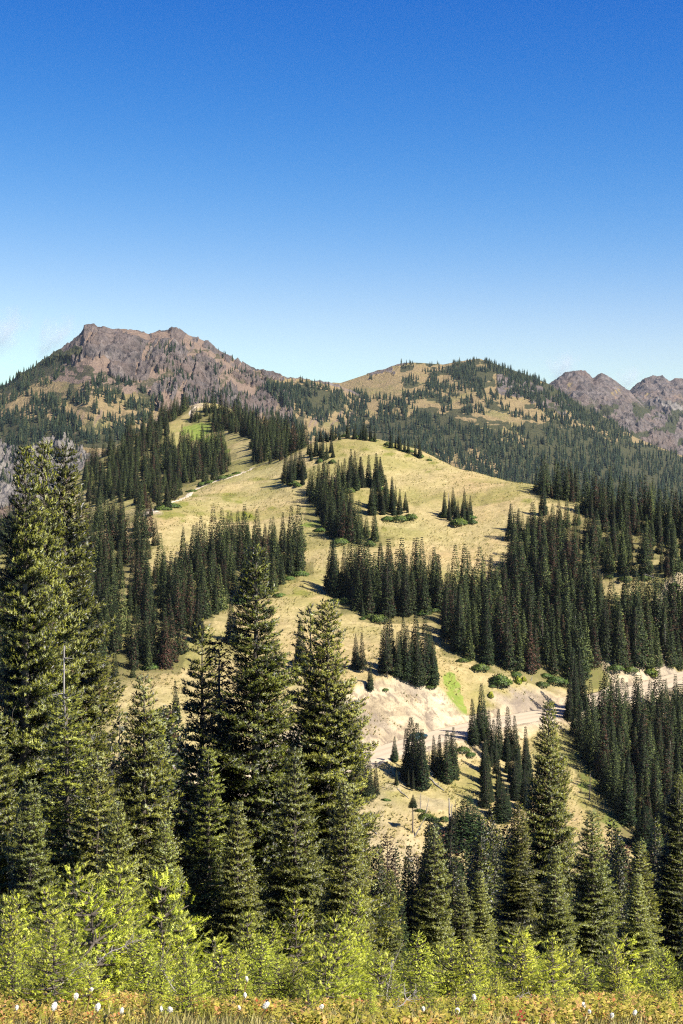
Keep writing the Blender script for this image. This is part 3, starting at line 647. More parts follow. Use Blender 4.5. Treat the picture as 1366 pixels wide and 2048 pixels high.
# tall old firs close to the viewer
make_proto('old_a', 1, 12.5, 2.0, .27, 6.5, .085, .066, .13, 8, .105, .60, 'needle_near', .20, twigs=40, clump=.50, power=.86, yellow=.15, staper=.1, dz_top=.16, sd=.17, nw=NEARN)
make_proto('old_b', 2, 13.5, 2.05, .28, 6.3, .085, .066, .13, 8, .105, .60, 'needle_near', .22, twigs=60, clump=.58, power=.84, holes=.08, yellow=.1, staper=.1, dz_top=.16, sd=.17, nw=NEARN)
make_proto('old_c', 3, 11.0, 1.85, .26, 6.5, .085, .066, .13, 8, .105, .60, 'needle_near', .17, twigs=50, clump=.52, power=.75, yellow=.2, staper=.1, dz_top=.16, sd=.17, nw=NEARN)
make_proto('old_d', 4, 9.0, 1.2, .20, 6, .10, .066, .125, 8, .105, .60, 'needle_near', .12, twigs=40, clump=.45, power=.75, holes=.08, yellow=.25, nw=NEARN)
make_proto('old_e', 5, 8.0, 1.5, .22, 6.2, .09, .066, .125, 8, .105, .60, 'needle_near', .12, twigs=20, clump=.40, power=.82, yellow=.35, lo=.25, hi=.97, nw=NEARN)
# young firs at the edge of the grass: every needle is drawn
for i, (H, R) in enumerate(((1.9, .70), (1.5, .62), (1.1, .52), (2.4, .82))):
    make_proto('young_%d' % i, 20 + i, H, R, .12, 5.5, .095, .066, .095, 26, .036, .85, 'needle_green', .022, lo=.34, hi=1.05, yellow=.25, sd=.22, nw=(.3, .5, .55), dead=.004, lenf=1.0, nlf=.46, twigs=2, sides=6, limb_min=.08, clump=.45, power=.80, droop=.15, up=.9, h0=.02, dz_top=.10)
# narrow firs across the valley
for i, (H, R, hl, pw) in enumerate(((12, 1.5, .0, 1.0), (12, 1.2, .12, .95), (12, 1.75, .0, 1.1), (12, 1.0, .25, .85), (12, 2.0, .0, 1.15), (12, 1.25, .22, .8))):
    make_proto('mid_%d' % i, 40 + i, H, R, .27, 8.0, .34, .22, .42, 3, .25, .50, 'needle_mid', .13, kind='quad', lo=.12, hi=.97, dead=.03 if i not in (3, 5) else .10, sides=6, limb_min=.5, clump=.34, power=pw, holes=hl, h0=.03 if i != 3 else .12, joined=True, staper=.55, droop=.5, up=.6)
# those in the hollow, nearer
for i, (H, R, hl, pw) in enumerate(((9, 1.45, .0, .95), (9, 1.2, .12, .9), (9, 0.95, .25, .8))):
    make_proto('hollow_%d' % i, 50 + i, H, R, .19, 6.4, .18, .10, .22, 4, .22, .55, 'needle_near' if i < 2 else 'needle_mid', .11, kind='tri', lo=.12, hi=.85, dead=.04, sides=7, limb_min=.4, clump=.46, power=pw, holes=hl, h0=.04, staper=.4, droop=.45, up=.6, twigs=20)
def make_far(key, seed, H, R):
    rng = np.random.default_rng(seed); V, F = [], []; n = 0
    for k in range(7):
        z0 = H * (0.02 + 0.13 * k); z1 = z0 + H * 0.24; r = R * (1 - k / 7.6) * rng.uniform(.8, 1.2); m = 5
        a = np.arange(m) * 6.283 / m + rng.uniform(0, 6.28)
        for j in range(m):
            rr = r * rng.uniform(.65, 1.25)
            V += [[rr * math.cos(a[j] - .55), rr * math.sin(a[j] - .55), z0 + rng.uniform(-.03, .03) * H], [rr * math.cos(a[j] + .55), rr * math.sin(a[j] + .55), z0 + rng.uniform(-.03, .03) * H], [0, 0, min(z1, H)]]; F.append([n, n + 1, n + 2]); n += 3
    V = np.array(V); NN = V * [1, 1, 0] / (np.linalg.norm(V[:, :2], axis=1, keepdims=True) + .1) * .8 + [0, 0, .45]; NN = np.repeat(NN.reshape(-1, 3, 3).sum(1), 3, 0)
    PROTO[key] = dict(H=H, raw=(V, np.array(F), np.full(len(V), .5), NN))
for i, (H, R) in enumerate(((12, 1.9), (12, 1.5), (12, 2.3), (12, 2.9))): make_far('far_%d' % i, 60 + i, H, R)
for i, (H, R) in enumerate(((12, 1.35), (12, 1.65), (12, 1.05))):  # lighter crowns for the many trees of the woods
    rng = np.random.default_rng(80 + i)
    sh, _ = conifer_shoots(rng, H, R, .38, 7.5, .46, .32, .55, clump=.34, power=1.0, h0=.02, staper=.6, droop=.5, up=.6)
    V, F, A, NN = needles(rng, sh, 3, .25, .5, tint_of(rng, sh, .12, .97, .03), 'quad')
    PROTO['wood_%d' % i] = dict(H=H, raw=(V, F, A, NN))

def scatter_mesh(name, items, mat, attr=True):
    """items: (proto key, x, y, z, height, width factor, spin, tint shift) -> one joined mesh"""
    Vs, T, Q, As, Ns, n = [], [], [], [], [], 0
    for key, x, y, z, h, wf, sp, ts in items:
        V, F, A, NN = PROTO[key]['raw']; s = h / PROTO[key]['H']; c, s_ = math.cos(sp) * s * wf, math.sin(sp) * s * wf
        Vn = np.stack([V[:, 0] * c - V[:, 1] * s_ + x, V[:, 0] * s_ + V[:, 1] * c + y, V[:, 2] * s + z], 1).astype(np.float32)
        Vs.append(Vn); (T if F.shape[1] == 3 else Q).append(F + n); As.append(np.clip(A + ts, 0, 1)); cc, ss = math.cos(sp), math.sin(sp); Ns.append(np.stack([NN[:, 0] * cc - NN[:, 1] * ss, NN[:, 0] * ss + NN[:, 1] * cc, NN[:, 2]], 1).astype(np.float32)); n += len(V)
    fs = ([np.concatenate(T)] if T else []) + ([np.concatenate(Q)] if Q else [])
    return mesh_np(name, np.concatenate(Vs), fs, mat, {'tint': np.concatenate(As)}, nrm=np.concatenate(Ns))

# ------------------------------------------------------------------ planting
RNG = np.random.default_rng(7)
ORD = 'leftmost second third fourth fifth sixth seventh eighth ninth tenth eleventh twelfth thirteenth fourteenth fifteenth sixteenth seventeenth eighteenth nineteenth twentieth'.split()
TREES = []                                                      # dicts: p, h, stand, key, wf
def plant(p, h, stand, key=None, wf=1.0, force=False, dead=False):
    TREES.append(dict(p=np.array(p, float), h=h, stand=stand, key=key or 'mid_%d' % RNG.choice(6, p=[.26, .2, .18, .08, .1, .18]), wf=wf * RNG.uniform(.88, 1.15), spin=RNG.uniform(0, 6.28), lean=(RNG.normal(0, .02), RNG.normal(0, .02)), force=force, dead=dead))
def stand(name, poly, n, h, dmin=2.2, ymin=215, ymax=1100, force=False, small=0.18, taper=True):
    poly = [tuple(map(float, q)) for q in poly]; xs, ys = zip(*poly); got = []; tries = 0
    while len(got) < n and tries < 40:
        tries += 1
        px = RNG.uniform(min(xs), max(xs), 400); py = RNG.uniform(min(ys), max(ys), 400)
        k = inpoly(px, py, poly); px, py = px[k], py[k]
        if not len(px): continue
        H = hit(px, py, ymin, ymax)
        for q in H:
            if np.isnan(q[0]): continue
            d_, _z, _s = road_rel(q[:1], q[1:2])
            if abs(d_[0]) < RW + 2.0: continue
            if any((q[0] - g[0]) ** 2 + (q[1] - g[1]) ** 2 < dmin * dmin for g in got): continue
            got.append(q)
            hh = h * RNG.uniform(.62, 1.16) if RNG.random() > small else h * RNG.uniform(.3, .6)
            plant(q, hh, name, force=force)
            if len(got) >= n: break
    return got

# stands small enough to point into: every tree an object of its own
stand('row on the meadow summit', [(636, 880), (690, 874), (745, 880), (752, 884), (690, 878), (640, 887)], 17, 7.5, 1.3, force=True)
stand('row right of the summit', [(778, 893), (796, 897), (826, 908), (850, 918), (848, 921), (820, 908), (780, 896)], 9, 7.0, 1.6, force=True)
stand('grove left of the summit', [(570, 955), (608, 950), (606, 972), (572, 972)], 9, 10, 1.6, force=True)
stand('open grove below the summit', [(615, 905), (665, 900), (668, 918), (620, 922)], 12, 8, 1.6, force=True)
stand('lone oval meadow grove', [(880, 1030), (905, 1028), (945, 1034), (952, 1044), (918, 1048), (890, 1040)], 17, 8, 1.3, force=True, small=.3)
stand('dark upper meadow grove', [(672, 968), (700, 958), (765, 965), (766, 978), (700, 982), (674, 978)], 18, 10, 1.8, force=True)
stand('pointed grove in mid meadow', [(735, 1020), (780, 1005), (812, 1018), (826, 1034), (770, 1038), (742, 1030)], 19, 10.5, 1.7, force=True)
stand('foursome on the lower meadow', [(662, 1178), (706, 1188), (704, 1204), (664, 1200)], 5, 14.5, 2.2, force=True, small=0)
stand('clump above the pale road cutting', [(764, 1345), (800, 1330), (862, 1340), (868, 1370), (800, 1366), (768, 1360)], 19, 13.5, 1.9, force=True)
stand('full fir group below the road', [(808, 1555), (850, 1555), (852, 1582), (818, 1582)], 10, 10.5, 1.7, force=True, small=.3)
stand('second fir group below the road', [(864, 1535), (906, 1535), (908, 1562), (880, 1566)], 8, 9.5, 1.7, force=True, small=.1)
stand('tall group against the road', [(936, 1470), (960, 1462), (968, 1480), (945, 1490)], 6, 12, 1.6, force=True, small=0)
for q in ((718, 1590, 13.0), (734, 1598, 9), (752, 1596, 7.0), (824, 1560, 12.5), (834, 1562, 11.5), (814, 1562, 10.5), (789, 1522, 5.0), (793, 1570, 3.0), (706, 1500, 6)): plant(hit([q[0]], [q[1]])[0], q[2], 'bare slope below the road', force=True, wf=1.1)
for q in ((1086, 1030, 11), (1020, 1060, 8), (1036, 1066, 7)): plant(hit([q[0]], [q[1]])[0], q[2], 'right edge of the open meadow', force=True)
for q in ((462, 1285, 11), (470, 1290, 7), (725, 1345, 9), (740, 1380, 6), (712, 1338, 8), (605, 1340, 12), (596, 1330, 9), (352, 1440, 8), (356, 1445, 5), (335, 1020, 9), (318, 1012, 8), (302, 1031, 4.5), (352, 998, 8), (725, 1232, 4.0)):
    plant(hit([q[0]], [q[1]])[0], q[2], 'edge of the tan meadow', force=True)
for q in ((1145, 1425, 15), (1152, 1432, 13), (1160, 1418, 14), (1138, 1440, 10)): plant(hit([q[0]], [q[1]])[0], q[2], 'bend of the road', force=True, wf=.85)
# larger woods
W_BAND = 'belt of firs crossing the middle of the meadow'
stand(W_BAND, [(612, 985), (645, 975), (690, 1010), (712, 1055), (755, 1082), (722, 1092), (650, 1072), (628, 1020)], 62, 11.5, 1.9)
W_LEFT = 'wood on the left flank of the meadow'
stand(W_LEFT, [(425, 1105), (480, 1080), (596, 1095), (612, 1148), (565, 1152), (574, 1186), (545, 1192), (480, 1205), (415, 1240), (330, 1250), (318, 1150)], 118, 12.5, 2.3)
stand(W_LEFT, [(165, 1015), (285, 1045), (330, 1110), (318, 1150), (335, 1250), (405, 1245), (396, 1285), (335, 1345), (300, 1350), (240, 1360), (-40, 1420), (-40, 1065), (60, 1050)], 300, 12.5, 2.8)
stand(W_LEFT, [(255, 1010), (420, 968), (395, 975), (350, 1000), (290, 1025)], 24, 9, 1.8)
W_MID = 'wood across the middle slope above the road'
stand(W_MID, [(696, 1165), (780, 1160), (872, 1180), (880, 1226), (830, 1232), (762, 1240), (715, 1222)], 62, 14, 2.1)
W_RIGHT = 'wide wood on the right slope above the road'
stand(W_RIGHT, [(884, 1200), (960, 1185), (1010, 1180), (1035, 1120), (1085, 1112), (1190, 1180), (1205, 1260), (1190, 1340), (1130, 1366), (1060, 1345), (960, 1330), (890, 1292)], 185, 14, 2.6)
W_EDGE = 'wood at the right edge above the road'
stand(W_EDGE, [(1195, 1240), (1290, 1225), (1400, 1210), (1420, 1340), (1300, 1340), (1210, 1330)], 110, 14.5, 2.4)
W_RIDGE = 'trees along the ridge right of the meadow'
stand(W_RIDGE, [(1072, 984), (1090, 980), (1165, 998), (1160, 1008), (1100, 996)], 22, 11, 1.7)
stand(W_RIDGE, [(1170, 1008), (1250, 1024), (1420, 1050), (1420, 1080), (1250, 1060), (1165, 1030)], 70, 12, 2.0)
stand(W_RIDGE, [(1085, 1040), (1165, 1050), (1250, 1060), (1420, 1080), (1420, 1170), (1320, 1160), (1240, 1150), (1175, 1145), (1130, 1110), (1080, 1108), (1010, 1085), (1040, 1060)], 85, 11.5, 2.6)
W_LOWER = 'wood below the road on the right'
stand(W_LOWER, [(1150, 1470), (1200, 1440), (1280, 1425), (1420, 1400), (1420, 1730), (1290, 1705), (1215, 1600), (1160, 1500)], 170, 12, 2.6, ymin=215)
stand('stand behind the tall solitary fir', [(965, 1500), (1010, 1500), (1050, 1530), (1070, 1600), (1010, 1650), (965, 1610)], 34, 9, 1.9, force=True, small=.45)
W_SPUR = 'dark wood on the spur behind the meadow'
stand(W_SPUR, [(165, 938), (205, 905), (300, 850), (345, 838), (335, 870), (335, 890), (400, 900), (440, 892), (450, 905), (420, 938), (395, 962), (345, 985), (270, 1005), (175, 1010)], 300, 12.5, 2.9, ymin=540)
stand(W_SPUR, [(300, 850), (340, 832), (372, 815), (376, 820), (345, 842)], 26, 11, 2.2, ymin=600)
stand(W_SPUR, [(382, 838), (402, 836), (400, 846), (384, 846)], 6, 9, 2.0, ymin=600)
stand(W_SPUR, [(410, 815), (460, 826), (520, 852), (600, 888), (640, 892), (600, 915), (540, 928), (505, 930), (500, 905), (512, 880), (470, 868), (430, 862), (408, 838)], 190, 11.5, 2.6, ymin=560)
stand(W_SPUR, [(440, 905), (470, 935), (430, 962), (405, 968), (420, 940)], 26, 9, 2.0, ymin=530)
for q in ((367, 1262, 8.5), (352, 1190, 10), (395, 1120, 11), (905, 1250, 12), (1010, 1290, 12), (1115, 1230, 12), (1255, 1300, 11)): plant(hit([q[0]], [q[1]])[0], q[2], 'woods, standing reddish brown among green ones', force=True, dead=True, key='mid_3', wf=1.3)
W_RAV = 'wood in the hollow between the viewer and the road'
for _ in range(190):                                            # the hollow: spread in plan
    Y = RNG.uniform(58, 225); u = RNG.uniform(-0.30, 0.30)
    if -0.02 < u < 0.055 and Y > 95: continue
    x = u * Y; z = float(ground(x, Y)); lim = 1600 + 60 * RNG.random() if u > .055 else (1690 if u > -.02 else 1500)
    hmax = z and (Y * (HZ - lim) / F0 - z)
    if 0.085 < u < 0.22: hmax = min(hmax, Y * (HZ - (1700 + 40 * RNG.random())) / F0 - z)
    if hmax < 3: continue
    plant((x, Y, z), min(RNG.uniform(6, 12), hmax), W_RAV, key='hollow_%d' % RNG.integers(0, 3) if Y < 150 else None)
for q in ((774, 1668, 72, 'hollow_2', 1), (737, 1663, 80, 'hollow_2', 0), (830, 1707, 70, 'hollow_2', 1), (846, 1715, 66, 'hollow_2', 1), (981, 1618, 95, 'hollow_0', 0), (1000, 1660, 85, 'hollow_1', 0), (790, 1690, 60, 'hollow_2', 0), (1215, 1640, 100, 'hollow_0', 0), (1240, 1660, 90, 'hollow_1', 0), (960, 1690, 60, 'hollow_0', 0), (915, 1720, 62, 'hollow_1', 0)):
    x = (q[0] - W0 / 2) / F0 * q[2]; z = float(ground(x, q[2])); plant((x, q[2], z), (HZ - q[1]) / F0 * q[2] - z, 'hollow below the bare slope', key=q[3], force=True, dead=bool(q[4]), wf=1.2)
for k in range(20):                                             # and on the left, behind the big trio
    Y = RNG.uniform(44, 80); px = RNG.uniform(225, 385) if k < 15 else RNG.uniform(-40, 30); x = (px - W0 / 2) / F0 * Y; z = float(ground(x, Y)); h = (HZ - RNG.uniform(1390, 1560)) / F0 * Y - z
    if h > 3: plant((x, Y, z), min(h, 15), W_RAV, key='hollow_%d' % RNG.integers(0, 2), wf=1.15)
for k in range(80):                                             # tall ones along the near side of the hollow, right
    Y = RNG.uniform(50, 120); px = RNG.choice([RNG.uniform(860, 1075), RNG.uniform(1130, 1400), RNG.uniform(1190, 1400)]); x = (px - W0 / 2) / F0 * Y; z = float(ground(x, Y)); top = 1625 + 140 * RNG.random() + (40 if px > 1130 else 0)
    h = (HZ - top) / F0 * Y - z
    if h > 2.5: plant((x, Y, z), h, W_RAV, key='hollow_%d' % RNG.choice(3, p=[.5, .35, .15]), wf=1.2)
for q in ((935, 1685, 8.5, 3.0), (905, 1690, 6, 2.4), (1003, 1640, 7, 2.2), (1290, 1700, 8, 2.2), (1330, 1690, 9, 2.2)): plant(hit([q[0]], [q[1]])[0], q[2], 'foot of the bare slope', force=True, wf=q[3], key='mid_4')

# who shows largest: a coarse id picture, far to near
TREES.sort(key=lambda t: -t['p'][1])
idb = np.full((512, 342), -1, int)
for i, t in enumerate(TREES):
    x, y, z = t['p']; cx = (x / y * F0 + W0 / 2) / 4; yb = (HZ - z / y * F0) / 4; yt = (HZ - (z + t['h']) / y * F0) / 4; hw = t['h'] * .12 * t['wf'] / y * F0 / 4
    for r in range(max(0, int(yt)), min(512, int(yb) + 1)):
        f = (r - yt) / max(yb - yt, .5); a, b = cx - hw * f - .4, cx + hw * f + .4
        idb[r, max(0, int(round(a))):max(0, min(342, int(round(b)) + 1))] = i
# the near firs hide what stands behind them
for (cx, yt, hw) in ((90, 880, 150), (510, 1090, 130), (650, 1200, 80), (420, 1250, 60), (1097, 1400, 85)):
    for r in range(int(yt / 4), 512):
        f = min(1, (r * 4 - yt) / 550.0); idb[r, max(0, int((cx - hw * f) / 4)):max(0, int((cx + hw * f) / 4))] = -1
idb[470:] = -1
vis = np.bincount(idb[idb >= 0].ravel(), minlength=len(TREES))
for i, t in enumerate(TREES): t['vis'] = vis[i]
forced = [t for t in TREES if t['force']]
rest = sorted([t for t in TREES if not t['force']], key=lambda t: -t['vis'])
N_IND = max(0, 262 - len(forced))
chosen = forced + rest[:N_IND]; mass = rest[N_IND:]
print('trees', len(TREES), 'forced', len(forced), 'chosen', len(chosen))

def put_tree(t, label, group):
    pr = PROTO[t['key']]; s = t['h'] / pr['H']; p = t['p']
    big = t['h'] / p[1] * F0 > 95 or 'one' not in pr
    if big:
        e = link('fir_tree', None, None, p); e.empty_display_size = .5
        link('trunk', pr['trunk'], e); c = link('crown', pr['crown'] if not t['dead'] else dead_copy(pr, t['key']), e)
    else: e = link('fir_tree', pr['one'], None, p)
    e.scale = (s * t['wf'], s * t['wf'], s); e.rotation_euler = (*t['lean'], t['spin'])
    e['label'] = label; e['category'] = 'tree'
    if group: e['group'] = group
    return e
_dead = {}
def dead_copy(pr, key):
    if key not in _dead:
        m = pr['crown'].copy(); m.materials.clear(); m.materials.append(M['dead_needle']); _dead[key] = m
    return _dead[key]

byst = {}
for t in chosen: byst.setdefault(t['stand'], []).append(t)
for st, ts in byst.items():
    ts.sort(key=lambda t: t['p'][0] / t['p'][1])
    whole = ts[0]['force']; n = len(ts)
    big = max(ts, key=lambda t: t['h'])
    for i, t in enumerate(ts):
        adj = 'brown dying fir' if t['dead'] else ('short fir' if t['h'] < 6 else ('tall fir' if t['h'] > 11 else 'dark fir'))
        if whole and n <= 40:
            if n == 1: lab = adj + ' at the ' + st
            else:
                j = n - 1 - i
                o = ORD[i] if i <= j and i < 20 else ORD[j] if j < 20 else ORD[19]
                where = (o if o == 'leftmost' and i <= j else ('rightmost' if j == 0 else (o + (' from the left' if i <= j else ' from the right'))))
                lab = adj + ', ' + where + ' in the ' + st if not st.startswith(('bare', 'edge', 'right edge', 'bend', 'foot', 'hollow')) else adj + ', ' + where + ' at the ' + st
            put_tree(t, lab, 'firs of the ' + st if n > 1 else None)
        else:
            put_tree(t, 'dark narrow fir in the ' + st, 'firs of the ' + st)
STANDS_XY = np.array([t['p'][:2] for t in TREES if not t['force']])
def mass_items(lst):
    it = []
    for t in lst:
        p = t['p']; it.append(('wood_%d' % RNG.integers(0, 3), p[0], p[1], p[2] - .1, t['h'], t['wf'] * 1.05, t['spin'], RNG.normal(0, .16) - (.12 if RNG.random() < .06 else 0)))
    return it
link('hillside_forest', scatter_mesh('hillside_forest', mass_items(mass), M['needle_mid']), kind='stuff', label='dark narrow firs filling the woods across the valley', group='woods across the valley')

# needle litter under the woods, then painted shade nearer by
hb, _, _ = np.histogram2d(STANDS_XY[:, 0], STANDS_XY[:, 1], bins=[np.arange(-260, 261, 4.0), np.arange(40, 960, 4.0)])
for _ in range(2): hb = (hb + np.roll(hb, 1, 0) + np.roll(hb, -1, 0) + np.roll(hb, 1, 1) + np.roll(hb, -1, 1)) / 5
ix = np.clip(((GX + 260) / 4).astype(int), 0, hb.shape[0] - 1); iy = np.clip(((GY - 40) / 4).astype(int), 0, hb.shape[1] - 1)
duff_shade = np.clip(sstep(0.10, 0.5, hb[ix, iy] + (fbm(GX / 5, GY / 5, oct=3, seed=55) - .5) * .35), 0, 1) * .75 * (GY > 45)
duff_shade = np.where(np.abs(rd) < RW + 3, 0, duff_shade) * (1 - 0.8 * bankA)
duff_shade = np.maximum(duff_shade, .85 * sstep(10.5, 13, GY) * sstep(75, 55, GY))  # dark litter tone between near firs and saplings, painting their shaded gaps
link('ground', grid_mesh('ground', GX, GY, GZ, M['hill'], dict(green=green, lush=lush, bank=bankA, duff_shade=duff_shade)), kind='structure')

# ------------------------------------------------------------------ road and trail
def ribbon(name, line, half, mat, lift, cols=9, follow=False):
    line = np.asarray(line, float); t = np.gradient(line[:, :2], axis=0); t /= np.linalg.norm(t, axis=1, keepdims=True); n = np.stack([-t[:, 1], t[:, 0]], 1)
    w = np.linspace(-1, 1, cols); hw = np.asarray(half) * np.ones(len(line))
    jit = 1 + 0.10 * (fbm(np.arange(len(line)) / 5.0, np.zeros(len(line)), oct=3, seed=4) - .5)
    X = line[:, 0, None] + n[:, 0, None] * w * (hw * jit)[:, None]; Y = line[:, 1, None] + n[:, 1, None] * w * (hw * jit)[:, None]
    Z = (ground(X, Y) if follow else line[:, 2, None] + 0 * X) + lift - 0.10 * np.abs(w) ** 4
    tr = np.exp(-((np.abs(w) - .30) / .13) ** 2) * np.ones((len(line), 1))
    return link(name, grid_mesh(name, X, Y, Z, mat, dict(track=tr)), kind='structure')
ribbon('road', ROAD, RW, M['road'], 0.02, 13)
tp = hit([505, 496, 480, 465, 447, 430, 412, 398, 387, 378, 368, 361], [936, 942, 951, 955, 958, 962, 969, 974, 981, 990, 996, 999], 400)
tp = tp[~np.isnan(tp[:, 0])]; TL = smooth_line(tp, 90, 3)
ribbon('trail', TL, 1.25, M['trail'], 0.10, 5, True)
tp = hit([361, 350, 340, 333], [999, 1004, 1006, 1007], 400); TL = smooth_line(tp[~np.isnan(tp[:, 0])], 30, 2); ribbon('trail', TL, .7, M['trail'], 0.11, 5, True)
tp = hit([283, 289, 297, 302, 306, 309, 314], [1034, 1030, 1026, 1022, 1019, 1024, 1025], 400); TL = smooth_line(tp[~np.isnan(tp[:, 0])], 40, 2); ribbon('trail', TL, .9, M['trail'], 0.12, 5, True)
tp = hit([392, 386, 380, 384], [813, 818, 824, 834], 600); TL = smooth_line(tp[~np.isnan(tp[:, 0])], 30, 2); ribbon('trail', TL, 1.0, M['trail'], 0.12, 5, True)

# ------------------------------------------------------------------ forest on the far mountains: one mass, trees a few pixels high
def far_items(GXm, GYm, GZm, lst, seed):
    rng = np.random.default_rng(seed); PXm = GXm / GYm * F0 + W0 / 2; PYm = HZ - GZm / GYm * F0; it = []
    n_r, n_c = GXm.shape
    # the part of the sheet that faces the viewer
    runmin = np.minimum.accumulate(np.vstack([np.full((1, n_c), 9e9), PYm]), 0)[:-1]
    visb = PYm <= runmin + 6
    for poly, n, h, thr in lst:
        m = inpoly(PXm, PYm, poly) & visb
        nz = fbm(PXm / 24, PYm / 12, oct=4, seed=seed + 1); m &= nz > thr
        rr, cc = np.nonzero(m)
        if not len(rr): continue
        rep = GYm[rr, cc] * 0 + 1.0
        # equal share of the picture, not of the mesh rows
        wgt = np.abs(PYm[np.minimum(rr + 1, n_r - 1), cc] - PYm[rr, cc]) + .05; wgt /= wgt.sum()
        k = rng.choice(len(rr), n, p=wgt)
        for q in k:
            r, c = rr[q], cc[q]; r2, c2 = min(r + 1, n_r - 1), min(c + 1, n_c - 1); a, b = rng.random(2)
            x = GXm[r, c] * (1 - a) + GXm[r, c2] * a; y = GYm[r, c] * (1 - b) + GYm[r2, c] * b; z = GZm[r, c] * (1 - a) * (1 - b) + GZm[r, c2] * a * (1 - b) + GZm[r2, c] * b * (1 - a) + GZm[r2, c2] * a * b
            it.append(('far_%d' % rng.integers(0, 4), x, y, z - .6, h * rng.uniform(.55, 1.2), 1.0, rng.uniform(0, 6.28), rng.normal(0, .28)))
    return it
LF = [([(-60, 800), (60, 770), (130, 790), (210, 800), (300, 830), (340, 850), (240, 905), (160, 885), (-60, 900)], 1000, 14, .47),
      ([(-60, 800), (0, 775), (110, 712), (150, 735), (70, 790), (-60, 830)], 300, 11, .46),
      ([(150, 772), (200, 755), (250, 765), (330, 800), (300, 830), (190, 800)], 200, 13, .50),
      ([(520, 765), (600, 764), (690, 785), (720, 800), (720, 850), (620, 845), (560, 810)], 650, 13, .47),
      ([(540, 840), (640, 850), (720, 850), (760, 900), (600, 880)], 250, 14, .42),
      ([(280, 690), (420, 690), (540, 770), (560, 835), (440, 830), (330, 800)], 330, 10, .47),
      ([(-40, 885), (60, 895), (165, 885), (170, 940), (100, 990), (-40, 1000)], 170, 11, .50),
      ([(330, 810), (450, 800), (560, 830), (560, 860), (330, 860)], 110, 12, .48)]
CF = [([(560, 830), (700, 842), (760, 838), (860, 830), (905, 850), (1000, 862), (1040, 852), (1130, 855), (1250, 880), (1420, 925), (1420, 1040), (1000, 1005), (900, 950), (860, 925), (560, 900)], 3600, 14, .36),
      ([(800, 762), (930, 735), (1030, 760), (1110, 800), (1220, 850), (1240, 880), (1130, 855), (1000, 830), (900, 832), (800, 835)], 900, 13, .49),
      ([(935, 716), (962, 716), (1030, 740), (1110, 770), (1180, 815), (1280, 872), (1240, 880), (1150, 835), (1080, 790), (1000, 750), (930, 740)], 900, 12, .38),
      ([(840, 728), (940, 718), (960, 760), (880, 800), (820, 800), (850, 770)], 420, 11, .47),
      ([(690, 780), (790, 800), (860, 820), (860, 850), (700, 850)], 380, 13, .49),
      ([(800, 762), (835, 760), (835, 772), (805, 774)], 26, 11, .2), ([(796, 727), (826, 723), (830, 738), (800, 738)], 24, 10, .2), ([(846, 768), (866, 762), (864, 780), (848, 784)], 24, 11, .2), ([(730, 752), (745, 750), (742, 766)], 8, 9, .1)]
link('far_forest', scatter_mesh('far_forest', far_items(LMX, LMY, LMZ, LF, 5) + far_items(CMX, CMY, CMZ, CF, 6), M['needle_far']), kind='stuff', label='distant dark forest in patches over the far mountains', group='woods on the far mountains')

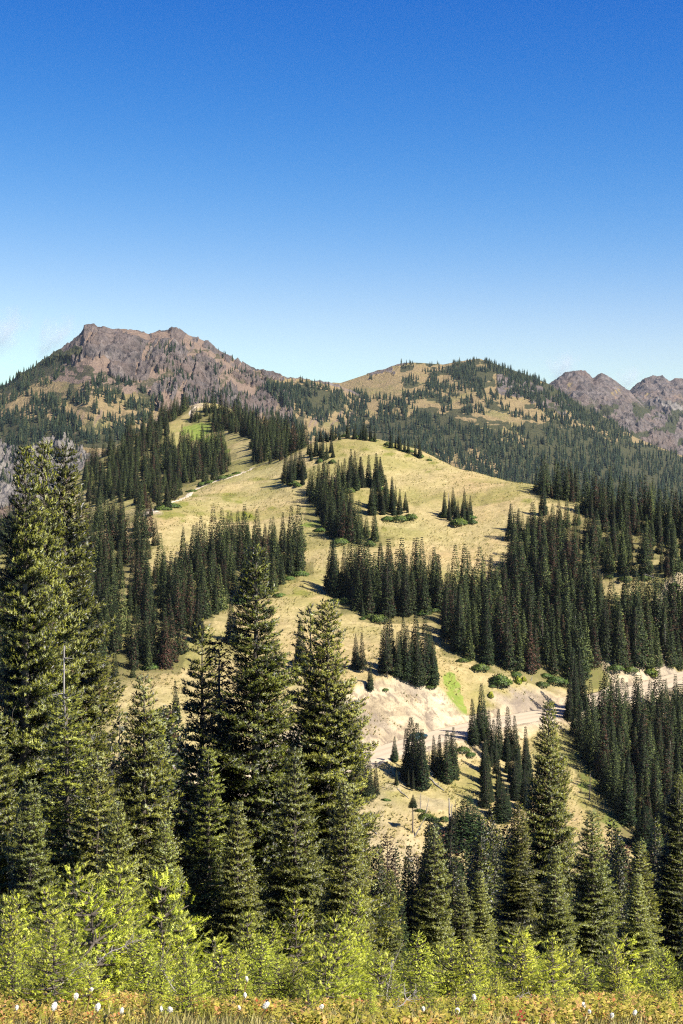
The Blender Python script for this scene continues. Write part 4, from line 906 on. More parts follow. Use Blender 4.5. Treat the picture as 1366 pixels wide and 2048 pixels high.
# ------------------------------------------------------------------ the firs near the viewer
def near_tree(key, px, pytop, Y, label, wf=1.0, name='fir_tree', spin=None, dead=False, cat='tree', group=None, zoff=0.0, tilt=0.0):
    x = (px - W0 / 2) / F0 * Y; z = float(ground(x, Y)) - 0.05 + zoff; h = (HZ - pytop) / F0 * Y - z
    pr = PROTO[key]; s = h / pr['H']
    e = link(name, None, None, (x, Y, z), label=label, category=cat); e.empty_display_size = .5
    if group: e['group'] = group
    link('trunk', pr['trunk'], e); link('crown', dead_copy(pr, key) if dead else pr['crown'], e)
    e.scale = (s * wf, s * wf, s); e.rotation_euler = (tilt, tilt * .5, spin if spin is not None else RNG.uniform(0, 6.28))
    return e, h
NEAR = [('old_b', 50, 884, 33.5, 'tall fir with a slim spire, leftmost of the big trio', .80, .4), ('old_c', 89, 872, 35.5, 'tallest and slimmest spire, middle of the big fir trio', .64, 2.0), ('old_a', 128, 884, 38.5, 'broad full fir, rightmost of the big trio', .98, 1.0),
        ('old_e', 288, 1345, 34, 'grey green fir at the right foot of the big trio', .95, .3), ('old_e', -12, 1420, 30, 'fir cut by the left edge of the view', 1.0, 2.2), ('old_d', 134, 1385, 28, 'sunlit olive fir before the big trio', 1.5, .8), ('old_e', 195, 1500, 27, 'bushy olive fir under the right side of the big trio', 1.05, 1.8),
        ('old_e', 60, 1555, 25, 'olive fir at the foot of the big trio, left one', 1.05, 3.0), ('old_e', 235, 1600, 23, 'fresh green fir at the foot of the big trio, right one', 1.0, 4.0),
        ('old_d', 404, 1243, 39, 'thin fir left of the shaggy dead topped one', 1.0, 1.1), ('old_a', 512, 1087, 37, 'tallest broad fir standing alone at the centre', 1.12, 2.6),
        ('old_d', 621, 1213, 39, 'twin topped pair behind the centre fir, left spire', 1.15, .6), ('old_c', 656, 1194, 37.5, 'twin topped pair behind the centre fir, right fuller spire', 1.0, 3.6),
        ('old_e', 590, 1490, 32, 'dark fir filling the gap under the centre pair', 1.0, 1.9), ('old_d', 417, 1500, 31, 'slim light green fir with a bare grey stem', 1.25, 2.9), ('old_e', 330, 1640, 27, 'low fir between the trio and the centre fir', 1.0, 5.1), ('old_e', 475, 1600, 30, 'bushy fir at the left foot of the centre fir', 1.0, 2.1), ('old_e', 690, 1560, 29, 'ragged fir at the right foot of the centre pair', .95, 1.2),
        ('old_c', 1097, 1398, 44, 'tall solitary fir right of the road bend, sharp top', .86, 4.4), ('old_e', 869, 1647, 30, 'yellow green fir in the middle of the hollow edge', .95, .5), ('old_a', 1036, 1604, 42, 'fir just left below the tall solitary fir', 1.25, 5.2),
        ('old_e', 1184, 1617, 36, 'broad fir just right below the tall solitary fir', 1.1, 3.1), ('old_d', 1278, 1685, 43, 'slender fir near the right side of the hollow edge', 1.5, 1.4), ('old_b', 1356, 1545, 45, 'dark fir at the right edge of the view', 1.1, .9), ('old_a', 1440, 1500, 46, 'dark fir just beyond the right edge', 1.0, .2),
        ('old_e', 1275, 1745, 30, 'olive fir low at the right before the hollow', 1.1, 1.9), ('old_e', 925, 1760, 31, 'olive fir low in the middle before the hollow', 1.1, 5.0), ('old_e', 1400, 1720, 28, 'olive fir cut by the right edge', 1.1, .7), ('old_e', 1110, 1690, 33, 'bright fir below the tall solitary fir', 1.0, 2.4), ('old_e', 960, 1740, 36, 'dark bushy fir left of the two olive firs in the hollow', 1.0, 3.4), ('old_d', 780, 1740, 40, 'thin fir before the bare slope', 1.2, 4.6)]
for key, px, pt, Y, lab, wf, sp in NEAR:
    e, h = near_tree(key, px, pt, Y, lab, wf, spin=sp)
# the shaggy one whose top has died
rngD = np.random.default_rng(99)
def shaggy(px, pt, Y, label):
    x = (px - W0 / 2) / F0 * Y; z = float(ground(x, Y)); h = (HZ - pt) / F0 * Y - z
    e = link('dying_fir', None, None, (x, Y, z), label=label, category='tree')
    sh, limbs = conifer_shoots(rngD, h, 1.05, .17, 5.5, .16, .08, .17, h0=.06, power=.55, clump=.55, droop=.9, up=.2)
    P, D, L, S, Hh = sh; D[:, 2] -= .9; D /= np.linalg.norm(D, axis=1, keepdims=True)
    livep = (Hh < .6) & (rngD.random(len(P)) < .55)
    for nm, k, m in (('crown', livep, 'needle_near'), ('dead_foliage', ~livep & (rngD.random(len(P)) < .85), 'dead_needle')):
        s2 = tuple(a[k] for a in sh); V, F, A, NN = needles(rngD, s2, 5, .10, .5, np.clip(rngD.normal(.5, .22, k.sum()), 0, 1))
        o = link(nm, mesh_np(nm, V, [F], M[m], {'tint': A}, nrm=NN), e)
        if nm == 'dead_foliage': o['label'] = 'brown lichen hung dead branches at the top'
    link('trunk', trunk_bag(rngD, h, .16, limbs, limb_min=.1).mesh('trunk', M['dark_wood'], True), e)
shaggy(438, 1272, 38, 'shaggy brown fir with dead curled top left of the centre fir')

# ------------------------------------------------------------------ dead trees, logs and bare branches
def dead_tree(px, pybase, hpx, Y, label, mat='grey_wood', r=None, twigs=10, lean=(0, 0), tuft=False, name='dead_tree', hidden_base=0.0, tl=.9):
    rng = np.random.default_rng(int(px * 7 + pybase))
    p = hit([px], [pybase])[0] if Y is None else np.array([(px - W0 / 2) / F0 * Y, Y, 0.0])
    if np.isnan(p[0]): return
    p[2] = float(ground(p[0], p[1])); Y = p[1]
    h = hpx / F0 * Y if hpx > 0 else (HZ + hpx) / F0 * Y - p[2]
    r = r or h * .016 + .03
    e = link(name, None, None, p, label=label, category='dead tree')
    t = np.linspace(0, 1, 8); w = (fbm(t * 3 + px, t * 0, oct=2, seed=3) - .5) * h * .05
    pts = np.stack([lean[0] * h * t + w, lean[1] * h * t, -0.3 + (h + .3) * t], 1)
    b = Bag(); b.tube(pts, r * (1.15 - .8 * t), 7)
    for _ in range(twigs):
        f = rng.uniform(.25, .97); q = np.array([np.interp(f, t, pts[:, i]) for i in range(3)]); a = rng.uniform(0, 6.28); l = h * .13 * (1.15 - f) * rng.uniform(.5, 1.5) * tl + .1
        s = np.array([0, .4, .75, 1]); c = np.stack([q[0] + np.cos(a + .5 * s) * l * s, q[1] + np.sin(a + .5 * s) * l * s, q[2] + l * (.1 * s - .3 * s * s + .2 * s ** 4)], 1); b.tube(c, r * np.array([.28, .2, .13, .06]), 4)
        for _k in range(3):
            c2 = c[2] + rng.normal(0, .22, 3) * l; b.tube(np.stack([c[1 + _k % 2], (c[1 + _k % 2] + c2) / 2 + rng.normal(0, .03, 3) * l, c2]), r * np.array([.13, .09, .04]), 3)
    link('trunk', b.mesh('trunk', M[mat], True), e)
    if tuft:
        pr = PROTO['mid_4']; c = link('crown', pr['crown'], e, (pts[-1][0], pts[-1][1], h * .72)); k = h * .36 / 12; c.scale = (k * 2.2, k * 2.2, k)
    return e
dead_tree(826, 1665, 70, None, 'thin bare trunk with a small green tuft on the bare slope', 'dark_wood', .14, 2, tuft=True)
dead_tree(828, 1672, 38, None, 'grey trunk leaning right beside the tufted bare trunk', 'grey_wood', .12, 0, (.62, 0))
dead_tree(841, 1620, 34, None, 'slender grey snag among low brush on the bare slope', 'grey_wood', .08, 6)
dead_tree(850, 1628, 32, None, 'grey snag leaning right among low brush on the bare slope', 'grey_wood', .09, 4, (.25, 0))
dead_tree(899, 1662, 66, None, 'stout split grey snag left of the round green tree', 'grey_wood', .26, 5)
dead_tree(904, 1660, 52, None, 'thinner grey snag touching the stout split one', 'grey_wood', .15, 4)
dead_tree(911, 1658, 58, None, 'thin pole snag right of the stout split one', 'dark_wood', .09, 4)
dead_tree(1058.5, 1347, 15, None, 'short bleached white stump pole above the road cutting', 'grey_wood', .22, 0)
dead_tree(1062, 1361, 9, None, 'small white stub leaning below the bleached stump pole', 'grey_wood', .13, 0, (.3, 0))
dead_tree(617, 1216, 40, 60, 'thin bleached snag behind the twin topped pair', 'grey_wood', .05, 9)
dead_tree(133, 0, -1292, 28, 'bare white leader sticking out before the big trio', 'grey_wood', .04, 40, tl=.5)
dead_tree(890, 1218, 70, None, 'bare forked snag inside the wood on the middle slope', 'grey_wood', .14, 12)
dead_tree(1180, 1600, 52, None, 'thin brown snag on the green slope under the road', 'dark_wood', .12, 22)
dead_tree(1061, 1055, 36, None, 'grey snag in the small thicket at the meadow edge, left one', 'dark_wood', .12, 10)
dead_tree(1066, 1054, 32, None, 'grey snag in the small thicket at the meadow edge, right one', 'dark_wood', .12, 10)
dead_tree(975, 1200, 60, None, 'dark bare trunk beside the bright green gap in the wood', 'dark_wood', .13, 3)
dead_tree(897, 1020, 34, None, 'pale snag inside the oval meadow grove', 'grey_wood', .12, 14)
dead_tree(700, 970, 34, None, 'pale snag at the left of the upper meadow grove', 'grey_wood', .12, 12)
dead_tree(858, 1528, 36, None, 'dark broken pole between the two groups below the road', 'dark_wood', .12, 5)
for k, (px, py, hp, wh) in enumerate(((925, 1245, 60, 'left part of the wide wood above the road'), (1005, 1265, 66, 'middle of the wide wood above the road'), (1085, 1300, 62, 'right part of the wide wood above the road'), (1150, 1290, 58, 'gap beside the wide wood above the road'), (1235, 1300, 60, 'wood at the right edge above the road'), (1330, 1310, 62, 'far right wood above the road'), (800, 1215, 56, 'middle slope wood'), (1215, 1530, 74, 'upper part of the wood below the road'), (1290, 1500, 74, 'middle of the wood below the road'), (1340, 1560, 78, 'right of the wood below the road'), (460, 1140, 50, 'upper left flank wood'), (350, 1200, 54, 'lower left flank wood'), (1180, 1030, 44, 'ridge trees right of the meadow'), (1300, 1060, 46, 'far right ridge trees'))):
    dead_tree(px, py, hp, None, 'bare grey snag in the ' + wh, 'grey_wood' if k % 2 else 'dark_wood', .13, 16)
def log(px, py, lpx, ang, label, r=.22, mat='grey_wood'):
    p = hit([px], [py])[0]; q = hit([px + math.cos(ang) * lpx], [py + math.sin(ang) * lpx])[0]
    if np.isnan(p[0]) or np.isnan(q[0]): return
    t = np.linspace(0, 1, 7)[:, None]; L = p + (q - p) * t; L[:, 2] = ground(L[:, 0], L[:, 1]) + r * .7; o = L[0].copy()
    b = Bag(); b.tube(L - o, r * (1 - .6 * t[:, 0]), 7)
    rng = np.random.default_rng(int(px))
    for k in range(4):
        s = L[1 + k] - o; e = s + np.array([rng.normal(0, .5), rng.normal(0, .5), rng.uniform(.2, .8)]); b.tube(np.stack([s, (s + e) / 2, e]), [r * .3, r * .2, r * .08], 4)
    link('fallen_log', b.mesh('fallen_log', M[mat], True), None, o, label=label, category='log')
log(724, 1640, 42, .78, 'grey fallen log across the bare slope beside the big firs'); log(853, 1552, 46, .72, 'long pale fallen log under the second fir group'); log(795, 1578, 30, .72, 'thin fallen pole below the first fir group', .12)
log(1086, 1070, 18, -.9, 'white fallen log in the right meadow corner, upper one', .25); log(1089, 1078, 14, -.6, 'white fallen log in the right meadow corner, lower one', .22); log(812, 1716, 18, .6, 'pale log lying by the low green bush', .2); log(1290, 1150, 20, .3, 'pale log under the right meadow trees', .2)

# ------------------------------------------------------------------ low shrubs hugging the ground round the groves
def shrub_proto(key, seed, rx, ry, h, n, leaf, mat):
    rng = np.random.default_rng(seed); a = rng.uniform(0, 6.283, n); rr = np.sqrt(rng.random(n)); lump = .65 + .7 * fbm(np.cos(a) * rr * 2.2 + 7, np.sin(a) * rr * 2.2, oct=3, seed=seed)
    x, y = np.cos(a) * rr * rx * lump, np.sin(a) * rr * ry * lump; z = h * lump * (1 - rr ** 2.2) * rng.uniform(.35, 1, n)
    P = np.stack([x, y, z], 1); D = np.stack([x / rx * .7, y / ry * .7, np.full(n, .8)], 1) + rng.normal(0, .45, (n, 3)); D /= np.linalg.norm(D, axis=1, keepdims=True)
    sh = (P, D, leaf * rng.uniform(.7, 1.4, n), rr, z / h); V, F, A, NN = needles(rng, sh, 4, .22, .6, np.clip(rng.normal(.5, .22, n) + .3 * (z / h - .5), 0, 1), 'quad')
    PROTO[key] = dict(H=h, one=mesh_np(key, V, [F], M[mat], {'tint': A}, nrm=NN), raw=(V, F, A, NN))
for i, (rx, ry, h) in enumerate(((2.2, 1.7, .9), (2.6, 1.5, .8), (1.6, 1.6, 1.1), (2.0, 2.2, .75))): shrub_proto('shrub_%d' % i, 100 + i, rx, ry, h, 900, .32, 'mat_shrub')
shrub_proto('bush_bright', 110, 1.0, 1.0, 1.7, 700, .30, 'needle_green')
def shrub(px, py, wpx, label, group=None, key=None, hf=1.0):
    p = hit([px], [py])[0]
    if np.isnan(p[0]): return
    key = key or 'shrub_%d' % RNG.integers(0, 4); p[2] -= .1; o = link('low_shrub', PROTO[key]['one'], None, p, label=label, category='shrub')
    s = wpx / F0 * p[1] / 4.0 if key != 'bush_bright' else wpx / F0 * p[1] / 2.0
    o.scale = (s, s, min(s, 1.6) * hf); o.rotation_euler = (0, 0, RNG.uniform(0, 6.28))
    if group: o['group'] = group
SH = {'below the left flank wood': [(475, 1206, 46), (440, 1215, 40), (415, 1225, 34), (400, 1272, 30), (322, 1328, 42), (300, 1335, 34), (340, 1318, 24), (600, 1150, 34), (578, 1158, 26), (560, 1192, 26)],
      'below the middle slope wood': [(690, 1205, 40), (668, 1203, 26), (755, 1240, 46), (740, 1234, 30), (845, 1228, 30), (870, 1222, 24), (725, 1238, 16)],
      'round the meadow groves': [(822, 1036, 34), (800, 1040, 40), (775, 1040, 30), (918, 1048, 46), (890, 1032, 32), (945, 1046, 24), (940, 1036, 26), (596, 972, 24), (585, 968, 26), (760, 980, 26), (700, 984, 30), (680, 1085, 40), (740, 1090, 30), (640, 1062, 26), (665, 925, 20), (640, 924, 22)],
      'beside the trail': [(345, 1014, 30), (325, 1019, 34), (335, 1008, 24), (385, 984, 22), (405, 970, 26), (420, 966, 22), (445, 957, 26), (460, 953, 20), (475, 948, 20)],
      'above the road cutting': [(1000, 1366, 56), (1030, 1350, 30), (1043, 1333, 34), (1110, 1362, 40), (1128, 1366, 30), (1090, 1352, 24), (860, 1374, 26), (838, 1368, 20), (770, 1380, 16), (1260, 1342, 34), (1230, 1338, 36), (1300, 1345, 30), (960, 1338, 40), (925, 1322, 24), (985, 1372, 16)],
      'under the right slope trees': [(1140, 1158, 34), (1110, 1112, 34), (1085, 1100, 24), (1250, 1160, 30), (1290, 1158, 26), (1220, 1154, 20), (1345, 1172, 26), (1225, 1060, 24), (1160, 1016, 20), (1050, 1070, 40), (1070, 1066, 30), (1180, 1300, 30), (1170, 1285, 24)],
      'on the slope under the road': [(800, 1540, 24), (770, 1600, 16), (850, 1635, 34), (866, 1640, 26), (838, 1622, 20), (888, 1640, 26), (875, 1650, 20), (925, 1500, 30), (940, 1510, 24), (1150, 1450, 24), (720, 1600, 14), (830, 1530, 18), (980, 1500, 24), (1000, 1512, 26)],
      'along the summit ridge': [(640, 880, 22), (665, 876, 22), (690, 874, 20), (715, 876, 20), (745, 882, 22), (775, 890, 20), (815, 904, 22), (838, 914, 22), (858, 921, 14)]}
for wh, lst in SH.items():
    for k, q in enumerate(sorted(lst)):
        n = len(lst); j = n - 1 - k; o = ORD[k] if k <= j else ('rightmost' if j == 0 else ORD[j] + ' from the right')
        if k <= j and k > 0: o += ' from the left'
        shrub(q[0], q[1], q[2], 'low green shrub ' + wh + ', ' + o, 'low shrubs ' + wh)
shrub(1036, 1366, 13, 'upright bright green bush under the bleached stump pole', key='bush_bright', hf=1.3); shrub(1047, 1361, 10, 'small bright bush right of the upright one on the cutting', key='bush_bright'); shrub(1083, 1371, 26, 'rounded grey green bush on the bank brink', hf=1.3); shrub(981, 1394, 11, 'lone bright bush on the face of the road cutting', key='bush_bright', hf=1.2)
shrub(490, 1030, 8, 'bright bush on the upper meadow, left of two', key='bush_bright'); shrub(502, 1034, 7, 'bright bush on the upper meadow, right of two', key='bush_bright'); shrub(1306, 1352, 16, 'olive round bush by the road at the right', key='bush_bright', hf=1.1)

# ------------------------------------------------------------------ tussocks over the meadow, nobody could count them
rngT = np.random.default_rng(17); q = rngT.random((60000, 2)); ty = 235 * (620 / 235) ** q[:, 0]; tu = -.25 + .5 * q[:, 1]; tx = tu * ty
keepT = (np.interp(tx, [-999, 999], [0, 0]) + fbm(tx / 8, ty / 8, oct=3, seed=91)) > .46
d_, _z, _s = road_rel(tx, ty); keepT &= np.abs(d_) > RW + 2.2
tx, ty = tx[keepT], ty[keepT]; tz = ground(tx, ty)
P = np.stack([tx, ty, tz - .05], 1); D = np.stack([rngT.normal(0, .25, len(tx)), rngT.normal(0, .25, len(tx)), np.ones(len(tx))], 1)
V, F, A, NN = needles(rngT, (P, D, rngT.uniform(.2, .6, len(tx)), tx * 0, tx * 0), 4, .25, .7, np.clip(rngT.normal(.30, .22, len(tx)), 0, 1), nw=(0, .8, .5))
link('meadow_tussocks', mesh_np('meadow_tussocks', V, [F], M['grass'], {'tint': A}, nrm=NN), kind='stuff', label='dry grass tussocks dotted over the meadow')

# ------------------------------------------------------------------ saplings at the edge of the grass
SAP = []
for (n, y0, y1, hs0, hs1) in ((17, 7.2, 9.6, .022, .056), (20, 10, 14.5, .035, .082), (24, 15, 22, .040, .095)):
    for k in range(n):
        Y = RNG.uniform(y0, y1); px = 4 + (k + RNG.uniform(.1, .9)) / n * 1358; h = Y * RNG.uniform(hs0, hs1) * (1.15 if px < 330 else .68 if px > 820 else (.8 if 700 < px < 820 else 1))
        SAP.append([px, Y, h])
for px, pt, Y in ((706, 1782, 18), (841, 1859, 13), (892, 1870, 12.5), (1036, 1859, 11.2), (987, 1943, 8.3), (740, 1975, 6.9), (1110, 1990, 7.0), (1330, 1980, 7.2), (910, 2000, 7.0), (300, 1985, 7.6), (620, 1995, 7.3), (520, 1868, 13), (560, 1900, 11), (100, 1770, 17), (150, 1835, 13), (300, 1850, 12), (1240, 1880, 11.5), (1330, 1900, 10.5), (20, 1780, 15), (440, 1890, 11.5), (1100, 1900, 11), (640, 1930, 9.6), (60, 1890, 11)):
    SAP.append([px, Y, (HZ - pt) / F0 * Y - float(ground((px - W0 / 2) / F0 * Y, Y))])
SAP.sort()
def rowname(Y): return 'front row at the grass edge' if Y < 9.8 else ('second row behind the grass edge' if Y < 14.8 else 'back row under the big firs')
rows = {}
for s in SAP: rows.setdefault(rowname(s[1]), []).append(s)
for rn, lst in rows.items():
    lst.sort()
    for k, (px, Y, h) in enumerate(lst):
        x = (px - W0 / 2) / F0 * Y; z = float(ground(x, Y)) - .03
        j = len(lst) - 1 - k; o = (ORD[k] if k < 20 else 'middle') if k <= j else ('rightmost' if j == 0 else (ORD[j] + ' from the right' if j < 20 else 'middle'))
        if 0 < k <= j and k < 20: o += ' from the left'
        adj = 'taller' if h > 1.1 else ('small' if h < .5 else 'bright green')
        key = 'young_%d' % RNG.integers(0, 4); pr = PROTO[key]; sc = max(.22, h) / pr['H']; wf = RNG.uniform(.8, 1.1) * (1.0 if h > .8 else 1.15)
        e = link('fir_sapling', None, None, (x, Y, z), label=adj + ' fir sapling, ' + o + ' in the ' + rn, category='sapling', group='fir saplings, ' + rn)
        link('trunk', pr['trunk'], e); link('crown', pr['crown'], e); e.scale = (sc * wf, sc * wf, sc); e.rotation_euler = (RNG.normal(0, .05), RNG.normal(0, .05), RNG.uniform(0, 6.28))

for side, wh in ((-1, 'left'), (1, 'right')):                    # the belt goes on past both edges of the view
    for k in range(16):
        Y = RNG.uniform(7.5, 20); px = (-15 - 40 * RNG.random() - k * 28) if side < 0 else (1381 + 40 * RNG.random() + k * 28); x = (px - W0 / 2) / F0 * Y; h = max(.3, Y * RNG.uniform(.035, .08))
        pr = PROTO['young_%d' % RNG.integers(0, 4)]; sc = h / pr['H']; e = link('fir_sapling', None, None, (x, Y, float(ground(x, Y)) - .03), label='fir sapling standing just past the ' + wh + ' edge of the view', category='sapling', group='fir saplings past the ' + wh + ' edge')
        link('trunk', pr['trunk'], e); link('crown', pr['crown'], e); e.scale = (sc, sc, sc); e.rotation_euler = (0, 0, RNG.uniform(0, 6.28))

# ------------------------------------------------------------------ grass, heath, seed heads and stones at the viewer's feet
rngG = np.random.default_rng(23)
def carpet(name, n, y0, y1, umax, dens, hmin, hmax, wid, mat, tint, tufts, spread, label, kindn='tri', nlf=1.0, lenf=.25):
    q = rngG.random((n, 2)); y = y0 * (y1 / y0) ** q[:, 0]; x = (q[:, 1] * 2 - 1) * umax * y
    d = dens(x, y); k = rngG.random(n) < d; x, y = x[k], y[k]; m = len(x)
    P = np.stack([x, y, ground(x, y) - .01], 1); D = np.stack([rngG.normal(.06, .28, m), rngG.normal(0, .28, m), np.ones(m)], 1); D /= np.linalg.norm(D, axis=1, keepdims=True)
    V, F, A, NN = needles(rngG, (P, D, rngG.uniform(hmin, hmax, m), x * 0, x * 0), tufts, wid, spread, np.clip(tint(x, y, m), 0, 1), kindn, lenf, nlf, nw=(0, .6, .7))
    link(name, mesh_np(name, V, [F], M[mat], {'tint': A}, nrm=NN), kind='stuff', label=label)
dg = lambda x, y: sstep(.34, .55, fbm(x / .8, y / .8, oct=3, seed=41) + .22 * (y < 8.0)) * np.where(y < 7.7, 1, np.where(y < 9.2, .5, .15))
carpet('grass', 30000, 3.2, 13, .33, dg, .05, .14, .030, 'grass', lambda x, y, m: rngG.normal(.68, .22, m) - .35 * (fbm(x / .5, y / .5, oct=2, seed=43) > .58), 5, .35, 'dry yellow grass blades at the viewer side')
dh = lambda x, y: sstep(.40, .56, fbm(x / .55, y / .55, oct=3, seed=47) + np.where(y > 7.8, .12, -.05) + .10 * np.clip(x / y * 4, -1, 1))
carpet('heath', 26000, 5.8, 14, .33, dh, .05, .13, .075, 'heath', lambda x, y, m: rngG.normal(.33, .20, m) + .30 * (fbm(x / .35, y / .35, oct=2, seed=44) - .4), 16, .8, 'low reddish and green heath leaves between the saplings', 'quad', .32, 1.0)
def lens_ball(b, c, rx, rz, seed):
    rng = np.random.default_rng(seed); nlat, nlon = 6, 9
    V = [[0, 0, -rz]]; 
    for i in range(1, nlat):
        for j in range(nlon):
            a, p = j / nlon * 6.283, -math.pi / 2 + i / nlat * math.pi; k = rng.uniform(.8, 1.2); V.append([math.cos(a) * math.cos(p) * rx * k, math.sin(a) * math.cos(p) * rx * k, math.sin(p) * rz * k])
    V.append([0, 0, rz]); V = np.array(V) + c; Q = []; T = []
    for j in range(nlon):
        j2 = (j + 1) % nlon; T.append([0, 1 + j2, 1 + j]); T.append([len(V) - 1, 1 + (nlat - 2) * nlon + j, 1 + (nlat - 2) * nlon + j2])
        for i in range(nlat - 2): Q.append([1 + i * nlon + j, 1 + i * nlon + j2, 1 + (i + 1) * nlon + j2, 1 + (i + 1) * nlon + j])
    b.add(V, np.array(Q), np.array(T))
def seed_mesh(seed):
    rng = np.random.default_rng(seed); b = Bag(); lens_ball(b, np.array([0, 0, 0]), .019, .030, seed)
    n = 160; d = rng.normal(0, 1, (n, 3)); d /= np.linalg.norm(d, axis=1, keepdims=True); base = d * [.017, .017, .027]; tip = d * [.028, .028, .040] + [0, 0, -.006]
    s = np.cross(d, [0.2, .3, .9]); s /= np.linalg.norm(s, axis=1, keepdims=True); V = np.stack([base - s * .0022, base + s * .0022, tip], 1).reshape(-1, 3); b.add(V, None, np.arange(3 * n).reshape(-1, 3))
    return b.mesh('fluff', M['fluff'])
SEEDM = [seed_mesh(i) for i in range(3)]
sb = Bag(); tq = np.linspace(0, 1, 6); sb.tube(np.stack([.03 * tq ** 2, .01 * np.sin(tq * 3), tq], 1), .0035 + 0 * tq, 5); STEMM = sb.mesh('stem', M['stem'])
SEEDS = [(172, 1986, 7.6), (95, 2021, 6.2), (140, 2000, 7.0), (182, 2022, 6.2), (230, 2030, 6.1), (483, 1964, 8.2), (478, 1998, 7.2), (309, 2026, 6.3), (326, 2028, 6.2), (465, 2024, 6.3), (520, 2018, 6.6), (630, 2022, 6.3), (833, 2026, 6.3), (901, 2030, 6.2), (936, 2002, 7.0), (1154, 2018, 6.6), (1165, 2032, 6.2), (1256, 2034, 6.1), (1210, 2040, 6.0), (20, 2024, 6.3)]
for k, (px, py, Y) in enumerate(sorted(SEEDS)):
    p = at(px, py, Y); g = float(ground(p[0], p[1])); h = max(.06, p[2] - g)
    n = len(SEEDS); j = n - 1 - k; o = (ORD[k] if k <= j and k < 20 else ('rightmost' if j == 0 else ORD[min(j, 19)] + ' from the right'))
    if 0 < k <= j: o += ' from the left'
    e = link('seed_head', None, None, (p[0], p[1], g), label='white fluffy seed head on a thin stem in the grass, ' + o, category='flower', group='white seed heads in the grass')
    st = link('stem', STEMM, e); st.scale = (1, 1, h); f = link('fluff', SEEDM[k % 3], e, (.03, 0, h + .02)); f.rotation_euler = (RNG.normal(0, .3), RNG.normal(0, .3), RNG.uniform(0, 6)); f.scale = [RNG.uniform(.30, .55)] * 3
def stone(px, py, Y, w, label, seed):
    p = at(px, py, Y); g = float(ground(p[0], p[1])); b = Bag(); lens_ball(b, np.zeros(3), 1, .55, seed)
    o = link('stone', b.mesh('stone', M['stone']), None, (p[0], p[1], g + w * .12), label=label, category='stone'); o.scale = (w, w * .8, w * .7); o.rotation_euler = (.1, .1, seed)
for q in ((149, 2016, 6.6, .07, 'flat pale stone in the grass below the left saplings'), (575, 2035, 6.2, .075, 'pale stone at the grass edge left of the centre'), (905, 2036, 6.2, .05, 'small stone in the red heath right of the centre'), (245, 2012, 6.9, .06, 'pinkish stone in the grass beside the left saplings'), (345, 2034, 6.2, .045, 'little stone in the grass between seed heads')): stone(*q, int(q[0]))
def bare_branch(px, py, Y, L, az, el, label, seed, mat='grey_wood'):
    rng = np.random.default_rng(seed); p = at(px, py, Y); g = float(ground(p[0], p[1])); b = Bag(); t = np.linspace(0, 1, 7)
    d = np.array([math.cos(az) * math.cos(el), math.sin(az) * math.cos(el), math.sin(el)]); c = d * (L * t)[:, None] + np.cumsum(rng.normal(0, .02 * L, (7, 3)), 0); c -= c[0]; b.tube(c, .012 * L ** .5 * (1.1 - t), 5)
    for k in range(16):
        i = rng.integers(1, 6); dd = d * .5 + rng.normal(0, .55, 3); l = L * rng.uniform(.12, .34); e = c[i] + dd * l; m = (c[i] + e) / 2 + rng.normal(0, .03 * L, 3); b.tube(np.stack([c[i], m, e]), .005 * L ** .5 * np.array([1, .7, .35]), 4)
        for _ in range(2): e2 = m + rng.normal(0, .4, 3) * l; b.tube(np.stack([m, (m + e2) / 2, e2]), .003 * L ** .5 * np.array([1, .7, .4]), 3)
    link('bare_branch', b.mesh('bare_branch', M[mat], True), None, (p[0], p[1], max(g, p[2]) if el < .6 else g), label=label, category='branch')
for i, q in enumerate(((770, 1990, 10.5, .42, 1.3, .9, 'spindly dead grey sapling stem leaning between green saplings'), (770, 2028, 7.3, .24, .4, .4, 'bleached forked branch lying on the front sapling'), (195, 1925, 10.5, .32, .2, .5, 'tangle of silver twigs among the left saplings'), (95, 1990, 8.8, .3, .6, .45, 'bleached twig fan at the left grass edge'), (10, 1900, 11, .5, .5, .9, 'grey twiggy branch at the left edge'), (355, 1990, 8.8, .28, 2.2, .5, 'grey twigs under the saplings left of the centre'), (1000, 2010, 8.2, .2, .2, .3, 'thin grey twig in the red heath'))): bare_branch(*q, 300 + i)

# ------------------------------------------------------------------ the car on the road
def simple_mat(name, c, rough, metal=0.0, spec=.5):
    s = NT(name); n = s.noise(30, 2); p = s.n('ShaderNodeBsdfPrincipled'); s.l(s.ramp(n, [(0.3, c), (0.7, tuple(min(1, x * 1.15) for x in c))]), p.inputs['Base Color']); p.inputs['Roughness'].default_value = rough; p.inputs['Metallic'].default_value = metal; p.inputs['Specular IOR Level'].default_value = spec
    s.l(p.outputs[0], s.out.inputs['Surface']); return s.m
MC = dict(paint=simple_mat('dark_teal_paint', (.012, .035, .045), .25), glass=simple_mat('dark_car_glass', (.01, .012, .015), .08), tyre=simple_mat('tyre_rubber', (.02, .02, .02), .85), rim=simple_mat('alloy_rim', (.5, .5, .5), .35, .8), red=simple_mat('red_lamp', (.35, .02, .01), .3), lamp=simple_mat('clear_lamp', (.7, .7, .68), .2))
